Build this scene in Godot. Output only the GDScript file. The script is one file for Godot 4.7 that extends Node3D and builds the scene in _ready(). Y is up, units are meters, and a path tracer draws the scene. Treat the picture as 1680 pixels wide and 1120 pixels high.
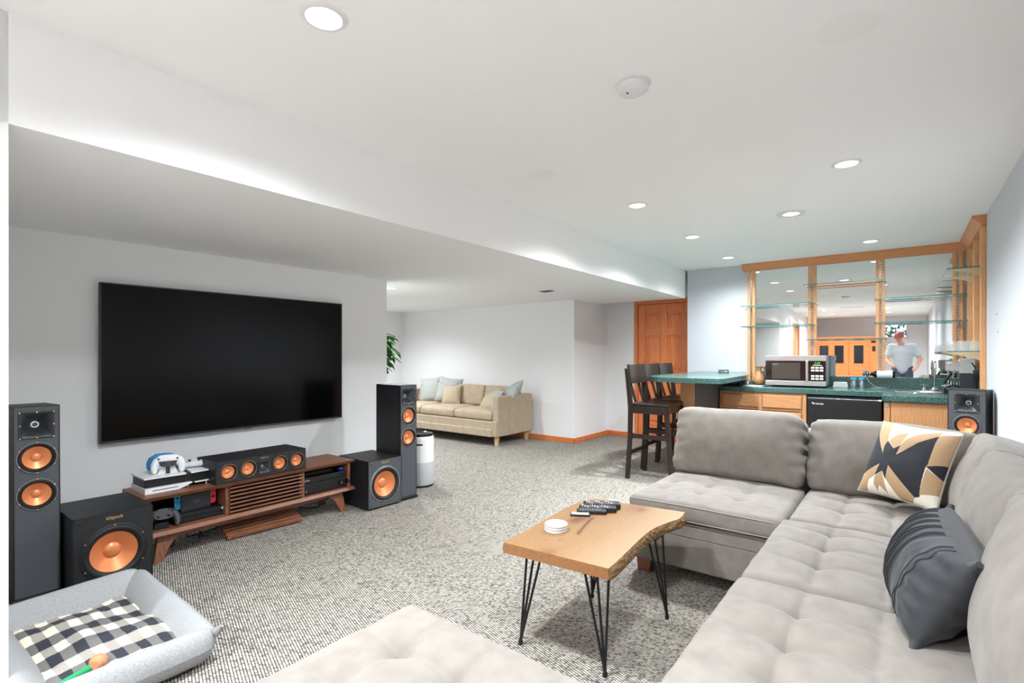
extends Node3D

# ---------------------------------------------------------------- geometry collector
class G:
	var P := PackedVector3Array()
	var N := PackedVector3Array()
	var U := PackedVector2Array()
	var I := PackedInt32Array()

	func vt(p: Vector3, n: Vector3, u := Vector2.ZERO) -> int:
		P.append(p)
		N.append(n)
		U.append(u)
		return P.size() - 1

	func tri(a: int, b: int, c: int) -> void:
		var cr: Vector3 = (P[b] - P[a]).cross(P[c] - P[a])
		I.append(a)
		if cr.dot(N[a] + N[b] + N[c]) > 0.0:
			I.append(c)
			I.append(b)
		else:
			I.append(b)
			I.append(c)

	func quad(a: int, b: int, c: int, d: int) -> void:
		tri(a, b, c)
		tri(a, c, d)

	# flat four-cornered face; out is roughly outward
	func face(a: Vector3, b: Vector3, c: Vector3, d: Vector3, out: Vector3) -> G:
		var n := (b - a).cross(c - a).normalized()
		if n.length() < 0.5:
			n = (c - a).cross(d - a).normalized()
		if n.dot(out) < 0.0:
			n = -n
		quad(vt(a, n, Vector2(0, 1)), vt(b, n, Vector2(1, 1)), vt(c, n, Vector2(1, 0)), vt(d, n, Vector2(0, 0)))
		return self

	# box with rounded edges: centre, size, radius, steps round the edge, turn
	func rb(c: Vector3, s: Vector3, r := 0.004, n := 1, b := Basis.IDENTITY) -> G:
		var h := s * 0.5
		r = minf(r, minf(h.x, minf(h.y, h.z)) * 0.999)
		if r <= 0.0:
			n = 0
		for ax in 3:
			var ua := (ax + 1) % 3
			var va := (ax + 2) % 3
			var cu := _steps(h[ua], r, n)
			var cv := _steps(h[va], r, n)
			for sg in [-1.0, 1.0]:
				var start := P.size()
				for i in cu.size():
					for j in cv.size():
						var p := Vector3.ZERO
						p[ax] = sg * h[ax]
						p[ua] = cu[i]
						p[va] = cv[j]
						var nn := Vector3.ZERO
						nn[ax] = sg
						if n > 0:
							var inner := Vector3(clampf(p.x, -h.x + r, h.x - r), clampf(p.y, -h.y + r, h.y - r), clampf(p.z, -h.z + r, h.z - r))
							nn = (p - inner).normalized()
							p = inner + nn * r
						vt(b * p + c, b * nn, Vector2(float(i) / (cu.size() - 1), float(j) / (cv.size() - 1)))
				for i in cu.size() - 1:
					for j in cv.size() - 1:
						var a := start + i * cv.size() + j
						quad(a, a + cv.size(), a + cv.size() + 1, a + 1)
		return self

	func _steps(h: float, r: float, n: int) -> Array:
		if n == 0:
			return [-h, h]
		var o := []
		for i in n + 1:
			o.append(-(h - r) - r * tan(PI / 4 * (n - i) / n))
		for i in n + 1:
			o.append((h - r) + r * tan(PI / 4 * i / n))
		return o

	# box between two corners
	func bx(a: Vector3, b: Vector3, r := 0.004, n := 1) -> G:
		return rb((a + b) * 0.5, (b - a).abs(), r, n)

	# tube along points, r a number or an Array
	func tube(pts: Array, r, k := 8, closed := false) -> G:
		var m := pts.size()
		var tan0: Vector3 = (pts[1] - pts[0]).normalized()
		var side := tan0.cross(Vector3.UP if absf(tan0.y) < 0.9 else Vector3.RIGHT).normalized()
		var start := P.size()
		for i in m:
			var t: Vector3
			if closed:
				t = (pts[(i + 1) % m] - pts[(i + m - 1) % m]).normalized()
			else:
				t = (pts[mini(i + 1, m - 1)] - pts[maxi(i - 1, 0)]).normalized()
			side = (side - t * side.dot(t)).normalized()
			var up := side.cross(t)
			var rr: float = r[i] if r is Array else r
			for j in k:
				var a := TAU * j / k
				var d := side * cos(a) + up * sin(a)
				vt(pts[i] + d * rr, d, Vector2(float(i) / m, float(j) / k))
		for i in (m if closed else m - 1):
			for j in k:
				var a := start + i * k + j
				var b := start + i * k + (j + 1) % k
				var i2 := (i + 1) % m
				quad(a, b, start + i2 * k + (j + 1) % k, start + i2 * k + j)
		if not closed:
			for e in [0, m - 1]:
				var t: Vector3 = (pts[0] - pts[1]).normalized() if e == 0 else (pts[m - 1] - pts[m - 2]).normalized()
				var c := vt(pts[e], t)
				var ring := []
				for j in k:
					ring.append(vt(P[start + e * k + j], t))
				for j in k:
					tri(c, ring[j], ring[(j + 1) % k])
		return self

	# profile of (radius, height), outside on the right when going along; turned round the local y axis
	func lathe(prof: Array, k := 24, xf := Transform3D.IDENTITY, a0 := 0.0, a1 := TAU) -> G:
		var m := prof.size()
		var sn := []
		for i in m - 1:
			var d: Vector2 = prof[i + 1] - prof[i]
			sn.append(Vector2(d.y, -d.x).normalized())
		for i in m - 1:
			var n0: Vector2 = sn[i]
			var n1: Vector2 = sn[i]
			if i > 0 and sn[i - 1].dot(sn[i]) > 0.72:
				n0 = (sn[i - 1] + sn[i]).normalized()
			if i < m - 2 and sn[i + 1].dot(sn[i]) > 0.72:
				n1 = (sn[i + 1] + sn[i]).normalized()
			var start := P.size()
			for j in k + 1:
				var a := a0 + (a1 - a0) * j / k
				var ca := cos(a)
				var sa := sin(a)
				vt(xf * Vector3(prof[i].x * ca, prof[i].y, prof[i].x * sa), (xf.basis * Vector3(n0.x * ca, n0.y, n0.x * sa)).normalized(), Vector2(float(j) / k, float(i) / m))
				vt(xf * Vector3(prof[i + 1].x * ca, prof[i + 1].y, prof[i + 1].x * sa), (xf.basis * Vector3(n1.x * ca, n1.y, n1.x * sa)).normalized(), Vector2(float(j) / k, float(i + 1) / m))
			for j in k:
				var q := start + j * 2
				if prof[i].x < 1e-6:
					tri(q, q + 1, q + 3)
				elif prof[i + 1].x < 1e-6:
					tri(q, q + 1, q + 2)
				else:
					quad(q, q + 1, q + 3, q + 2)
		return self

	# polygon in local xy pushed from z0 to z1
	func ext(poly: Array, z0: float, z1: float, xf := Transform3D.IDENTITY, crease := 0.75) -> G:
		var m := poly.size()
		var area := 0.0
		for i in m:
			var p: Vector2 = poly[i]
			var q: Vector2 = poly[(i + 1) % m]
			area += p.x * q.y - q.x * p.y
		var pts := poly.duplicate()
		if area < 0.0:
			pts.reverse()
		var sn := []
		for i in m:
			var d: Vector2 = pts[(i + 1) % m] - pts[i]
			sn.append(Vector2(d.y, -d.x).normalized())
		for i in m:
			var n0: Vector2 = sn[i]
			var n1: Vector2 = sn[i]
			var pr: Vector2 = sn[(i + m - 1) % m]
			var nx: Vector2 = sn[(i + 1) % m]
			if pr.dot(sn[i]) > crease:
				n0 = (pr + sn[i]).normalized()
			if nx.dot(sn[i]) > crease:
				n1 = (nx + sn[i]).normalized()
			var a: Vector2 = pts[i]
			var b: Vector2 = pts[(i + 1) % m]
			var na := (xf.basis * Vector3(n0.x, n0.y, 0)).normalized()
			var nb := (xf.basis * Vector3(n1.x, n1.y, 0)).normalized()
			quad(vt(xf * Vector3(a.x, a.y, z0), na, Vector2(0, 0)), vt(xf * Vector3(b.x, b.y, z0), nb, Vector2(1, 0)), vt(xf * Vector3(b.x, b.y, z1), nb, Vector2(1, 1)), vt(xf * Vector3(a.x, a.y, z1), na, Vector2(0, 1)))
		var tris := Geometry2D.triangulate_polygon(PackedVector2Array(pts))
		for e in [[z0, -1.0], [z1, 1.0]]:
			var start := P.size()
			var n := (xf.basis * Vector3(0, 0, e[1])).normalized()
			for p in pts:
				vt(xf * Vector3(p.x, p.y, e[0]), n, p)
			for t in range(0, tris.size(), 3):
				tri(start + tris[t], start + tris[t + 1], start + tris[t + 2])
		return self

	# a sheet of (nu+1) x (nv+1) points; fn(u, v) gives the point, u and v from 0 to 1; out(p) tells the outward side
	func surf(nu: int, nv: int, fn: Callable, flip := false) -> G:
		var start := P.size()
		for i in nu + 1:
			for j in nv + 1:
				vt(fn.call(float(i) / nu, float(j) / nv), Vector3.ZERO, Vector2(float(i) / nu, float(j) / nv))
		var w := nv + 1
		for i in nu:
			for j in nv:
				var a := start + i * w + j
				var n := (P[a + w] - P[a]).cross(P[a + 1] - P[a]) + (P[a + w] - P[a + w + 1]).cross(P[a + w + 1] - P[a + 1]) * -1.0
				n = (P[a + w + 1] - P[a]).cross(P[a + 1] - P[a + w])
				if flip:
					n = -n
				for q in [a, a + 1, a + w, a + w + 1]:
					N[q] += n
		for q in range(start, P.size()):
			N[q] = N[q].normalized()
		for i in nu:
			for j in nv:
				var a := start + i * w + j
				quad(a, a + w, a + w + 1, a + 1)
		return self

	# rounded box on a fine welded lattice, bent by fn(point, outward, t) where t is -1..1 on each axis
	func soft(c: Vector3, s: Vector3, r: float, nx: int, ny: int, nz: int, fn = null, uvm := 0) -> G:
		var h := s * 0.5
		r = minf(r, minf(h.x, minf(h.y, h.z)) * 0.999)
		var nn := [nx, ny, nz]
		var at := {}
		var start := P.size()
		var quads := []
		var base := []
		for ax in 3:
			var ua := (ax + 1) % 3
			var va := (ax + 2) % 3
			for sg in [0, 1]:
				var ids := []
				for i in int(nn[ua]) + 1:
					for j in int(nn[va]) + 1:
						var l := Vector3i.ZERO
						l[ax] = nn[ax] if sg else 0
						l[ua] = i
						l[va] = j
						if not at.has(l):
							var t := Vector3(2.0 * l.x / nx - 1.0, 2.0 * l.y / ny - 1.0, 2.0 * l.z / nz - 1.0)
							var p := t * h
							var inner := Vector3(clampf(p.x, -h.x + r, h.x - r), clampf(p.y, -h.y + r, h.y - r), clampf(p.z, -h.z + r, h.z - r))
							var o := (p - inner).normalized()
							p = inner + o * r
							if fn != null:
								p = fn.call(p, o, t)
							var uv := Vector2(t.x, t.z) if uvm == 0 else Vector2(t.x, t.y)
							at[l] = vt(p + c, Vector3.ZERO, uv * 0.5 + Vector2(0.5, 0.5))
							base.append(o)
						ids.append(at[l])
				var w: int = int(nn[va]) + 1
				for i in int(nn[ua]):
					for j in int(nn[va]):
						quads.append([ids[i * w + j], ids[(i + 1) * w + j], ids[(i + 1) * w + j + 1], ids[i * w + j + 1]])
		for q in quads:
			var n := (P[q[2]] - P[q[0]]).cross(P[q[3]] - P[q[1]])
			var o: Vector3 = base[q[0] - start] + base[q[1] - start] + base[q[2] - start] + base[q[3] - start]
			if n.dot(o) < 0.0:
				n = -n
			for v in q:
				N[v] += n
		for i in range(start, P.size()):
			N[i] = N[i].normalized()
		for q in quads:
			quad(q[0], q[1], q[2], q[3])
		return self

	# throw pillow in local xy, thickness along z
	func pillow(w: float, h: float, d: float, n: int, pinch := 0.07, fn = null, nu := 0) -> G:
		for sg in [1.0, -1.0]:
			surf(nu if nu else n, n, func(a: float, b: float) -> Vector3:
				var u := sin((a - 0.5) * PI)
				var v := sin((b - 0.5) * PI)
				var t := sqrt(maxf(0.0, 1.0 - pow(absf(u), 2.6))) * sqrt(maxf(0.0, 1.0 - pow(absf(v), 2.6)))
				var p := Vector3(w / 2 * u * (1.0 - pinch * (1.0 - v * v)), h / 2 * v * (1.0 - pinch * (1.0 - u * u)), sg * d / 2 * t)
				if fn != null:
					p = fn.call(p, u, v, sg)
				return p, sg > 0)
			# texture follows the outline, not the lattice
		return self

	func moved(xf: Transform3D) -> G:
		for i in P.size():
			P[i] = xf * P[i]
			N[i] = (xf.basis * N[i]).normalized()
		return self

	func mesh(off := Vector3.ZERO) -> ArrayMesh:
		var pp := P
		if off != Vector3.ZERO:
			pp = P.duplicate()
			for i in pp.size():
				pp[i] -= off
		var a := []
		a.resize(Mesh.ARRAY_MAX)
		a[Mesh.ARRAY_VERTEX] = pp
		a[Mesh.ARRAY_NORMAL] = N
		a[Mesh.ARRAY_TEX_UV] = U
		a[Mesh.ARRAY_INDEX] = I
		var m := ArrayMesh.new()
		m.add_surface_from_arrays(Mesh.PRIMITIVE_TRIANGLES, a)
		return m


# ---------------------------------------------------------------- naming and tagging
var used := {}
var M := {}
const V2 := Vector2.ZERO

func numbered(called: String) -> String:
	var n: int = used.get(called, 0)
	used[called] = n + 1
	return called if n == 0 else "%s_%03d" % [called, n]

func tag(o: Node3D, label: String, category: String, group := "", kind := "") -> void:
	o.set_meta("label", label)
	o.set_meta("category", category)
	if group != "":
		o.set_meta("group", group)
	if kind != "":
		o.set_meta("kind", kind)

func thing(called: String, label: String, category: String, at := Vector3.ZERO, turn := 0.0, group := "") -> Node3D:
	var o := Node3D.new()
	o.name = numbered(called)
	add_child(o)
	o.position = at
	o.rotation_degrees.y = turn
	tag(o, label, category, group)
	return o

# one named mesh; world = true when the points are scene coordinates and the parent is not turned
func part(called: String, g: G, m: Material, parent: Node3D, world := false) -> MeshInstance3D:
	var o := MeshInstance3D.new()
	o.name = called
	var off := Vector3.ZERO
	if world:
		var p: Node = parent
		while p != self and p is Node3D:
			off += p.position
			p = p.get_parent()
	o.mesh = g.mesh(off)
	o.material_override = m
	o.cast_shadow = GeometryInstance3D.SHADOW_CASTING_SETTING_ON
	parent.add_child(o, true)
	return o

func same(called: String, mesh: Mesh, m: Material, parent: Node3D, xf: Transform3D) -> MeshInstance3D:
	var o := MeshInstance3D.new()
	o.name = called
	o.mesh = mesh
	o.material_override = m
	o.transform = xf
	parent.add_child(o, true)
	return o

func solo(called: String, g: G, m: Material, label: String, category: String, at := Vector3.ZERO, group := "") -> MeshInstance3D:
	var o := MeshInstance3D.new()
	o.name = numbered(called)
	o.mesh = g.mesh(at)
	o.material_override = m
	o.position = at
	add_child(o)
	tag(o, label, category, group)
	return o

func struct(called: String, g: G, m: Material, label := "", category := "") -> MeshInstance3D:
	var o := MeshInstance3D.new()
	o.name = called
	o.mesh = g.mesh()
	o.material_override = m
	add_child(o, true)
	o.set_meta("kind", "structure")
	if label != "":
		o.set_meta("label", label)
		o.set_meta("category", category)
	return o

func structnode(called: String, at: Vector3, label: String, category: String) -> Node3D:
	var o := Node3D.new()
	o.name = called
	o.position = at
	add_child(o, true)
	tag(o, label, category, "", "structure")
	return o

func copy_of(src: Node3D, at: Vector3, turn: float, label: String) -> Node3D:
	var o: Node3D = src.duplicate()
	o.name = numbered(String(src.name))
	add_child(o)
	o.position = at
	o.rotation_degrees.y = turn
	o.set_meta("label", label)
	return o

func xf(at: Vector3, ex := 0.0, ey := 0.0, ez := 0.0) -> Transform3D:
	return Transform3D(Basis.from_euler(Vector3(deg_to_rad(ex), deg_to_rad(ey), deg_to_rad(ez))), at)

func text(called: String, s: String, height: float, m: Material, parent: Node3D, t: Transform3D, bold := false, depth := 0.0006) -> MeshInstance3D:
	var f := SystemFont.new()
	f.font_names = PackedStringArray(["Droid Sans"])
	if bold:
		f.font_weight = 700
	var tm := TextMesh.new()
	tm.text = s
	tm.font = f
	tm.font_size = 32
	tm.pixel_size = height / 32.0 * 1.37
	tm.depth = depth
	tm.curve_step = 2.0
	var o := MeshInstance3D.new()
	o.name = called
	o.mesh = tm
	o.material_override = m
	o.transform = t
	parent.add_child(o, true)
	return o

# ---------------------------------------------------------------- materials
func col(r: int, g: int, b: int) -> Color:
	return Color(r / 255.0, g / 255.0, b / 255.0)

func mat(c: Color, rough := 0.6, metal := 0.0) -> StandardMaterial3D:
	var m := StandardMaterial3D.new()
	m.albedo_color = c
	m.roughness = rough
	m.metallic = metal
	return m

func ntex(sd: int, freq: float, cols: Array, octaves := 4, size := 512, kind := FastNoiseLite.TYPE_SIMPLEX_SMOOTH, offs := []) -> NoiseTexture2D:
	var n := FastNoiseLite.new()
	n.seed = sd
	n.noise_type = kind
	n.frequency = freq
	n.fractal_octaves = octaves
	var t := NoiseTexture2D.new()
	t.width = size
	t.height = size
	t.seamless = true
	t.noise = n
	var g := Gradient.new()
	var o := PackedFloat32Array()
	var c := PackedColorArray()
	for i in cols.size():
		o.append(offs[i] if offs.size() else float(i) / (cols.size() - 1))
		c.append(cols[i])
	g.offsets = o
	g.colors = c
	t.color_ramp = g
	return t

func grained(m: StandardMaterial3D, t: Texture2D, sc: Vector3, world := false) -> StandardMaterial3D:
	m.albedo_texture = t
	m.uv1_triplanar = true
	m.uv1_world_triplanar = world
	m.uv1_scale = sc
	m.uv1_triplanar_sharpness = 4.0
	return m

func bumped(m: StandardMaterial3D, t: Texture2D, depth: float) -> StandardMaterial3D:
	m.heightmap_enabled = true
	m.heightmap_texture = t
	m.heightmap_scale = depth
	return m

func carpet_textures() -> Array:
	var n := 1024
	var rng := RandomNumberGenerator.new()
	rng.seed = 7
	var pitch := 12          # pixels across a row of loops
	var lp := 12            # pixels along a loop
	var rows := n / pitch + 1
	var loops := 118
	var tone := PackedFloat32Array()
	for i in rows * (loops + 1):
		var v := rng.randf()
		tone.append(0.80 + 0.28 * rng.randf() if v > 0.2 else 0.50 + 0.3 * rng.randf())
	var a := PackedByteArray()
	a.resize(n * n * 3)
	var b := PackedByteArray()
	b.resize(n * n)
	var lw := float(n) / loops
	for y in n:
		var row := y / pitch
		var v := (float(y % pitch) + 0.5) / pitch * 2.0 - 1.0
		var sh := (row * 7919) % 12
		for x in n:
			var q := (x + sh + (y % pitch) * 0.5) / lw
			var k := int(q)
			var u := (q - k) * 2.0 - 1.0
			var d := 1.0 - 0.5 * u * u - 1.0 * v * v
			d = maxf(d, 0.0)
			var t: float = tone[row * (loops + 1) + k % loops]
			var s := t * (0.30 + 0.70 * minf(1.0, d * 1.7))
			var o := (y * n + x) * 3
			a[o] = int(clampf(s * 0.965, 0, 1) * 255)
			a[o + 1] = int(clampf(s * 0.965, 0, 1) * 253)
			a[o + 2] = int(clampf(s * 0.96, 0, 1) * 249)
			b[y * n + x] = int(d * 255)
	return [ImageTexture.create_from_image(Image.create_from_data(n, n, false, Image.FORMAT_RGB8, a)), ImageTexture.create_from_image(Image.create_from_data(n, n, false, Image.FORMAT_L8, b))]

func make_materials() -> void:
	var wallbump := ntex(3, 0.05, [Color(0.4, 0.4, 0.4), Color(0.6, 0.6, 0.6)], 3, 256)
	M.wall = mat(col(243, 243, 243), 0.75)
	M.wall_cool_dimmed = mat(col(206, 209, 214), 0.75)  # slightly bluish paint, also darkened to offset downlight glare on these two walls
	M.coaster = mat(col(205, 204, 200), 0.4)
	M.ceil = mat(col(250, 250, 249), 0.85)
	for k in ["wall", "wall_cool_dimmed", "ceil"]:
		M[k].uv1_triplanar = true
		M[k].uv1_world_triplanar = true
		M[k].uv1_scale = Vector3.ONE * 2.0
		bumped(M[k], wallbump, 0.04)
	var ct := carpet_textures()
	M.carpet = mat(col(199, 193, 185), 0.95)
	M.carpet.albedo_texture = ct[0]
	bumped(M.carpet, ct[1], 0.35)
	# woods: texture stretched along the grain
	var og := ntex(11, 0.02, [col(174, 118, 74), col(192, 138, 92), col(199, 146, 100), col(187, 130, 86)], 5)
	M.oak_x = grained(mat(Color.WHITE, 0.42), og, Vector3(0.5, 7, 7))
	M.oak_y = grained(mat(Color.WHITE, 0.42), og, Vector3(7, 0.5, 7))
	M.oak_z = grained(mat(Color.WHITE, 0.42), og, Vector3(7, 7, 0.5))
	var lg := ntex(12, 0.02, [col(206, 146, 96), col(224, 166, 112), col(230, 174, 122), col(216, 156, 104)], 5)  # cabinet oak again; light falling on posts and crown is put into this colour
	M.post_lit_y = grained(mat(Color.WHITE, 0.42), lg, Vector3(7, 0.5, 7))
	var dg := ntex(13, 0.02, [col(186, 94, 46), col(220, 124, 66), col(230, 138, 78), col(204, 108, 56)], 5)
	M.crown_lit_x = grained(mat(col(240, 220, 212), 0.5), lg, Vector3(0.5, 7, 7))
	M.crown_lit_z = grained(mat(col(240, 220, 212), 0.5), lg, Vector3(7, 7, 0.5))
	M.pine_y = grained(mat(Color.WHITE, 0.38), dg, Vector3(6, 0.35, 6))
	M.pine_x = grained(mat(Color.WHITE, 0.38), dg, Vector3(0.35, 6, 6))
	M.pine_z = grained(mat(Color.WHITE, 0.38), dg, Vector3(6, 6, 0.35))
	var wg := ntex(17, 0.02, [col(88, 50, 34), col(122, 76, 52), col(140, 90, 64), col(104, 62, 42)], 5)
	M.walnut_x = grained(mat(Color.WHITE, 0.45), wg, Vector3(0.6, 9, 9))
	M.walnut_y = grained(mat(Color.WHITE, 0.45), wg, Vector3(9, 0.6, 9))
	M.walnut_z = grained(mat(Color.WHITE, 0.45), wg, Vector3(9, 9, 0.6))
	var bg := ntex(19, 0.03, [col(16, 17, 19), col(28, 29, 32), col(38, 40, 43)], 4)
	M.blackwood = grained(mat(Color.WHITE, 0.5), bg, Vector3(10, 1.0, 10))
	bumped(M.blackwood, bg, 0.05)
	M.baffle = mat(col(74, 77, 82), 0.55)
	M.baffle_dark = mat(col(30, 31, 33), 0.6)
	M.trimring = mat(col(128, 131, 136), 0.32, 0.5)
	M.rubber = mat(col(20, 20, 22), 0.6)
	M.copper = mat(col(226, 136, 84), 0.36, 0.35)
	M.copper_cap = mat(col(226, 140, 90), 0.34, 0.35)
	M.gold = mat(col(216, 180, 120), 0.3, 0.9)
	M.horn = mat(col(44, 46, 50), 0.38)
	M.silver = mat(col(205, 207, 210), 0.25, 0.9)
	M.chrome = mat(col(225, 227, 230), 0.08, 1.0)
	M.steel = grained(mat(Color.WHITE, 0.3, 0.85), ntex(23, 0.05, [col(178, 178, 178), col(214, 214, 214)], 2, 256), Vector3(0.6, 30, 30))
	M.black = mat(col(17, 17, 19), 0.45)
	M.blackgloss = mat(col(10, 10, 12), 0.15)
	M.darkgrey = mat(col(50, 52, 56), 0.55)
	M.iron = mat(col(24, 24, 25), 0.5, 0.3)
	M.screen = mat(col(1, 1, 1), 0.2)
	M.screen.metallic_specular = 0.35
	M.white = mat(col(232, 232, 232), 0.45)
	M.whitegloss = mat(col(236, 238, 240), 0.25)
	M.bluepl = mat(col(40, 130, 196), 0.4)
	M.neonblue = mat(col(36, 164, 226), 0.4)
	M.neonred = mat(col(250, 62, 84), 0.4)
	M.navy = mat(col(30, 60, 190), 0.35)
	M.grey = mat(col(120, 122, 126), 0.5)
	M.espresso = grained(mat(Color.WHITE, 0.35), ntex(29, 0.02, [col(36, 28, 25), col(52, 42, 38)], 4, 256), Vector3(8, 0.8, 8))
	M.espresso.metallic_specular = 0.45
	# fabrics
	var weave := ntex(31, 0.35, [Color(0.35, 0.35, 0.35), Color(0.65, 0.65, 0.65)], 2, 512)
	var sf := ntex(37, 0.012, [col(116, 109, 102), col(124, 117, 110), col(131, 124, 117)], 6)
	M.sofa = grained(mat(Color.WHITE, 0.9), sf, Vector3.ONE * 1.6)
	var bf := ntex(41, 0.02, [col(168, 148, 124), col(178, 160, 138)], 4, 256)
	M.beige = grained(mat(Color.WHITE, 0.9), bf, Vector3.ONE * 1.5)
	var gf := ntex(43, 0.08, [col(130, 131, 132), col(150, 151, 152), col(164, 164, 165)], 4)
	M.bed = grained(mat(Color.WHITE, 0.95), gf, Vector3(6, 3, 2))
	var vf := ntex(47, 0.02, [col(34, 36, 40), col(48, 50, 55)], 4, 256)
	M.velvet = grained(mat(Color.WHITE, 0.75), vf, Vector3.ONE * 3.0)
	for k in ["sofa", "beige", "velvet"]:
		M[k].rim_enabled = true
		M[k].rim = 0.25
	M.welt = mat(col(158, 152, 145), 0.9)
	M.velvet_dark = mat(col(30, 31, 35), 0.8)
	# green speckled laminate
	var gl := ntex(53, 0.09, [col(20, 44, 42), col(38, 74, 70), col(54, 94, 89), col(86, 121, 115), col(165, 190, 184)], 5, 512, FastNoiseLite.TYPE_SIMPLEX_SMOOTH, [0.2, 0.42, 0.55, 0.66, 0.85])
	M.green = grained(mat(Color.WHITE, 0.2), gl, Vector3.ONE * 2.2)
	M.glass = mat(Color(0.93, 0.98, 0.97, 0.06), 0.03)
	M.glass.metallic_specular = 0.3
	M.glass.transparency = BaseMaterial3D.TRANSPARENCY_ALPHA
	M.clear = mat(Color(0.96, 0.98, 0.98, 0.05), 0.02)
	M.clear.transparency = BaseMaterial3D.TRANSPARENCY_ALPHA
	M.glassedge = mat(col(62, 128, 124), 0.1)
	M.mirror = mat(col(226, 231, 230), 0.01, 1.0)
	M.dust = mat(col(214, 200, 168), 0.6)
	M.lamp = mat(col(255, 255, 255), 0.5)
	M.lamp.emission_enabled = true
	M.lamp.emission = Color(1.0, 0.985, 0.96)
	M.lamp.emission_energy_multiplier = 3.0
	M.leaf = grained(mat(Color.WHITE, 0.5), ntex(59, 0.03, [col(34, 74, 30), col(66, 112, 48)], 3, 128), Vector3.ONE * 6.0)
	M.leaf.backlight_enabled = true
	M.leaf.backlight = Color(0.15, 0.25, 0.08)
	M.bark = grained(mat(Color.WHITE, 0.85), ntex(61, 0.05, [col(46, 34, 24), col(104, 76, 46), col(168, 128, 78), col(60, 44, 28)], 5, 512), Vector3(6, 9, 3))
	bumped(M.bark, ntex(61, 0.05, [Color.BLACK, Color.WHITE], 5, 512), 0.8)
	M.skin = mat(col(214, 160, 136), 0.55)
	M.shirt = mat(col(196, 200, 204), 0.85)
	M.jeans = mat(col(70, 78, 96), 0.85)
	M.cap = mat(col(170, 92, 84), 0.7)

# ---------------------------------------------------------------- the place
const LW := -2.42      # face of the beam and of the near left wall
const RW := 0.54       # right wall
const BW := -7.08      # bar wall
const CH := 2.44       # ceiling
const RC := 2.06       # lowered ceiling over the screen side
const TVW := -4.33     # wall that carries the screen
const ZB := 5.5        # wall behind the camera

func _ready() -> void:
	# camera: level, lens shifted up a little
	var cam := Camera3D.new()
	cam.name = "camera"
	cam.projection = Camera3D.PROJECTION_FRUSTUM
	cam.near = 0.05
	cam.far = 60.0
	cam.size = 0.05 * 1120.0 / 832.0
	cam.frustum_offset = Vector2(0, 0.05 * 22.0 / 832.0)
	cam.position = Vector3(0, 1.27, 0)
	cam.rotation.y = atan2(644.0, 832.0)
	add_child(cam)
	cam.current = true
	# environment: daylight outside the small window behind the camera
	var we := WorldEnvironment.new()
	we.name = "environment"
	var e := Environment.new()
	e.background_mode = Environment.BG_SKY
	var sky := Sky.new()
	var sm := ProceduralSkyMaterial.new()
	sm.sky_top_color = Color(0.62, 0.74, 0.92)
	sm.sky_horizon_color = Color(0.88, 0.92, 0.96)
	sm.ground_bottom_color = Color(0.4, 0.42, 0.4)
	sm.ground_horizon_color = Color(0.7, 0.72, 0.72)
	sm.sky_energy_multiplier = 1.6
	sky.sky_material = sm
	e.sky = sky
	e.tonemap_mode = Environment.TONE_MAPPER_LINEAR
	e.tonemap_exposure = EXPOSURE
	e.sdfgi_enabled = true
	e.ssao_enabled = true
	e.ssil_enabled = true
	we.environment = e
	add_child(we)

	make_materials()
	build_room()
	build_ceiling_fittings()
	build_back_of_room()
	build_bar()
	build_bar_things()
	build_stools()
	build_sectional()
	build_table()
	build_screen_side()
	build_alcove()
	build_dog_bed()
	build_person()

const EXPOSURE := 1.0
const CAN_ENERGY := 9.7

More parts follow.
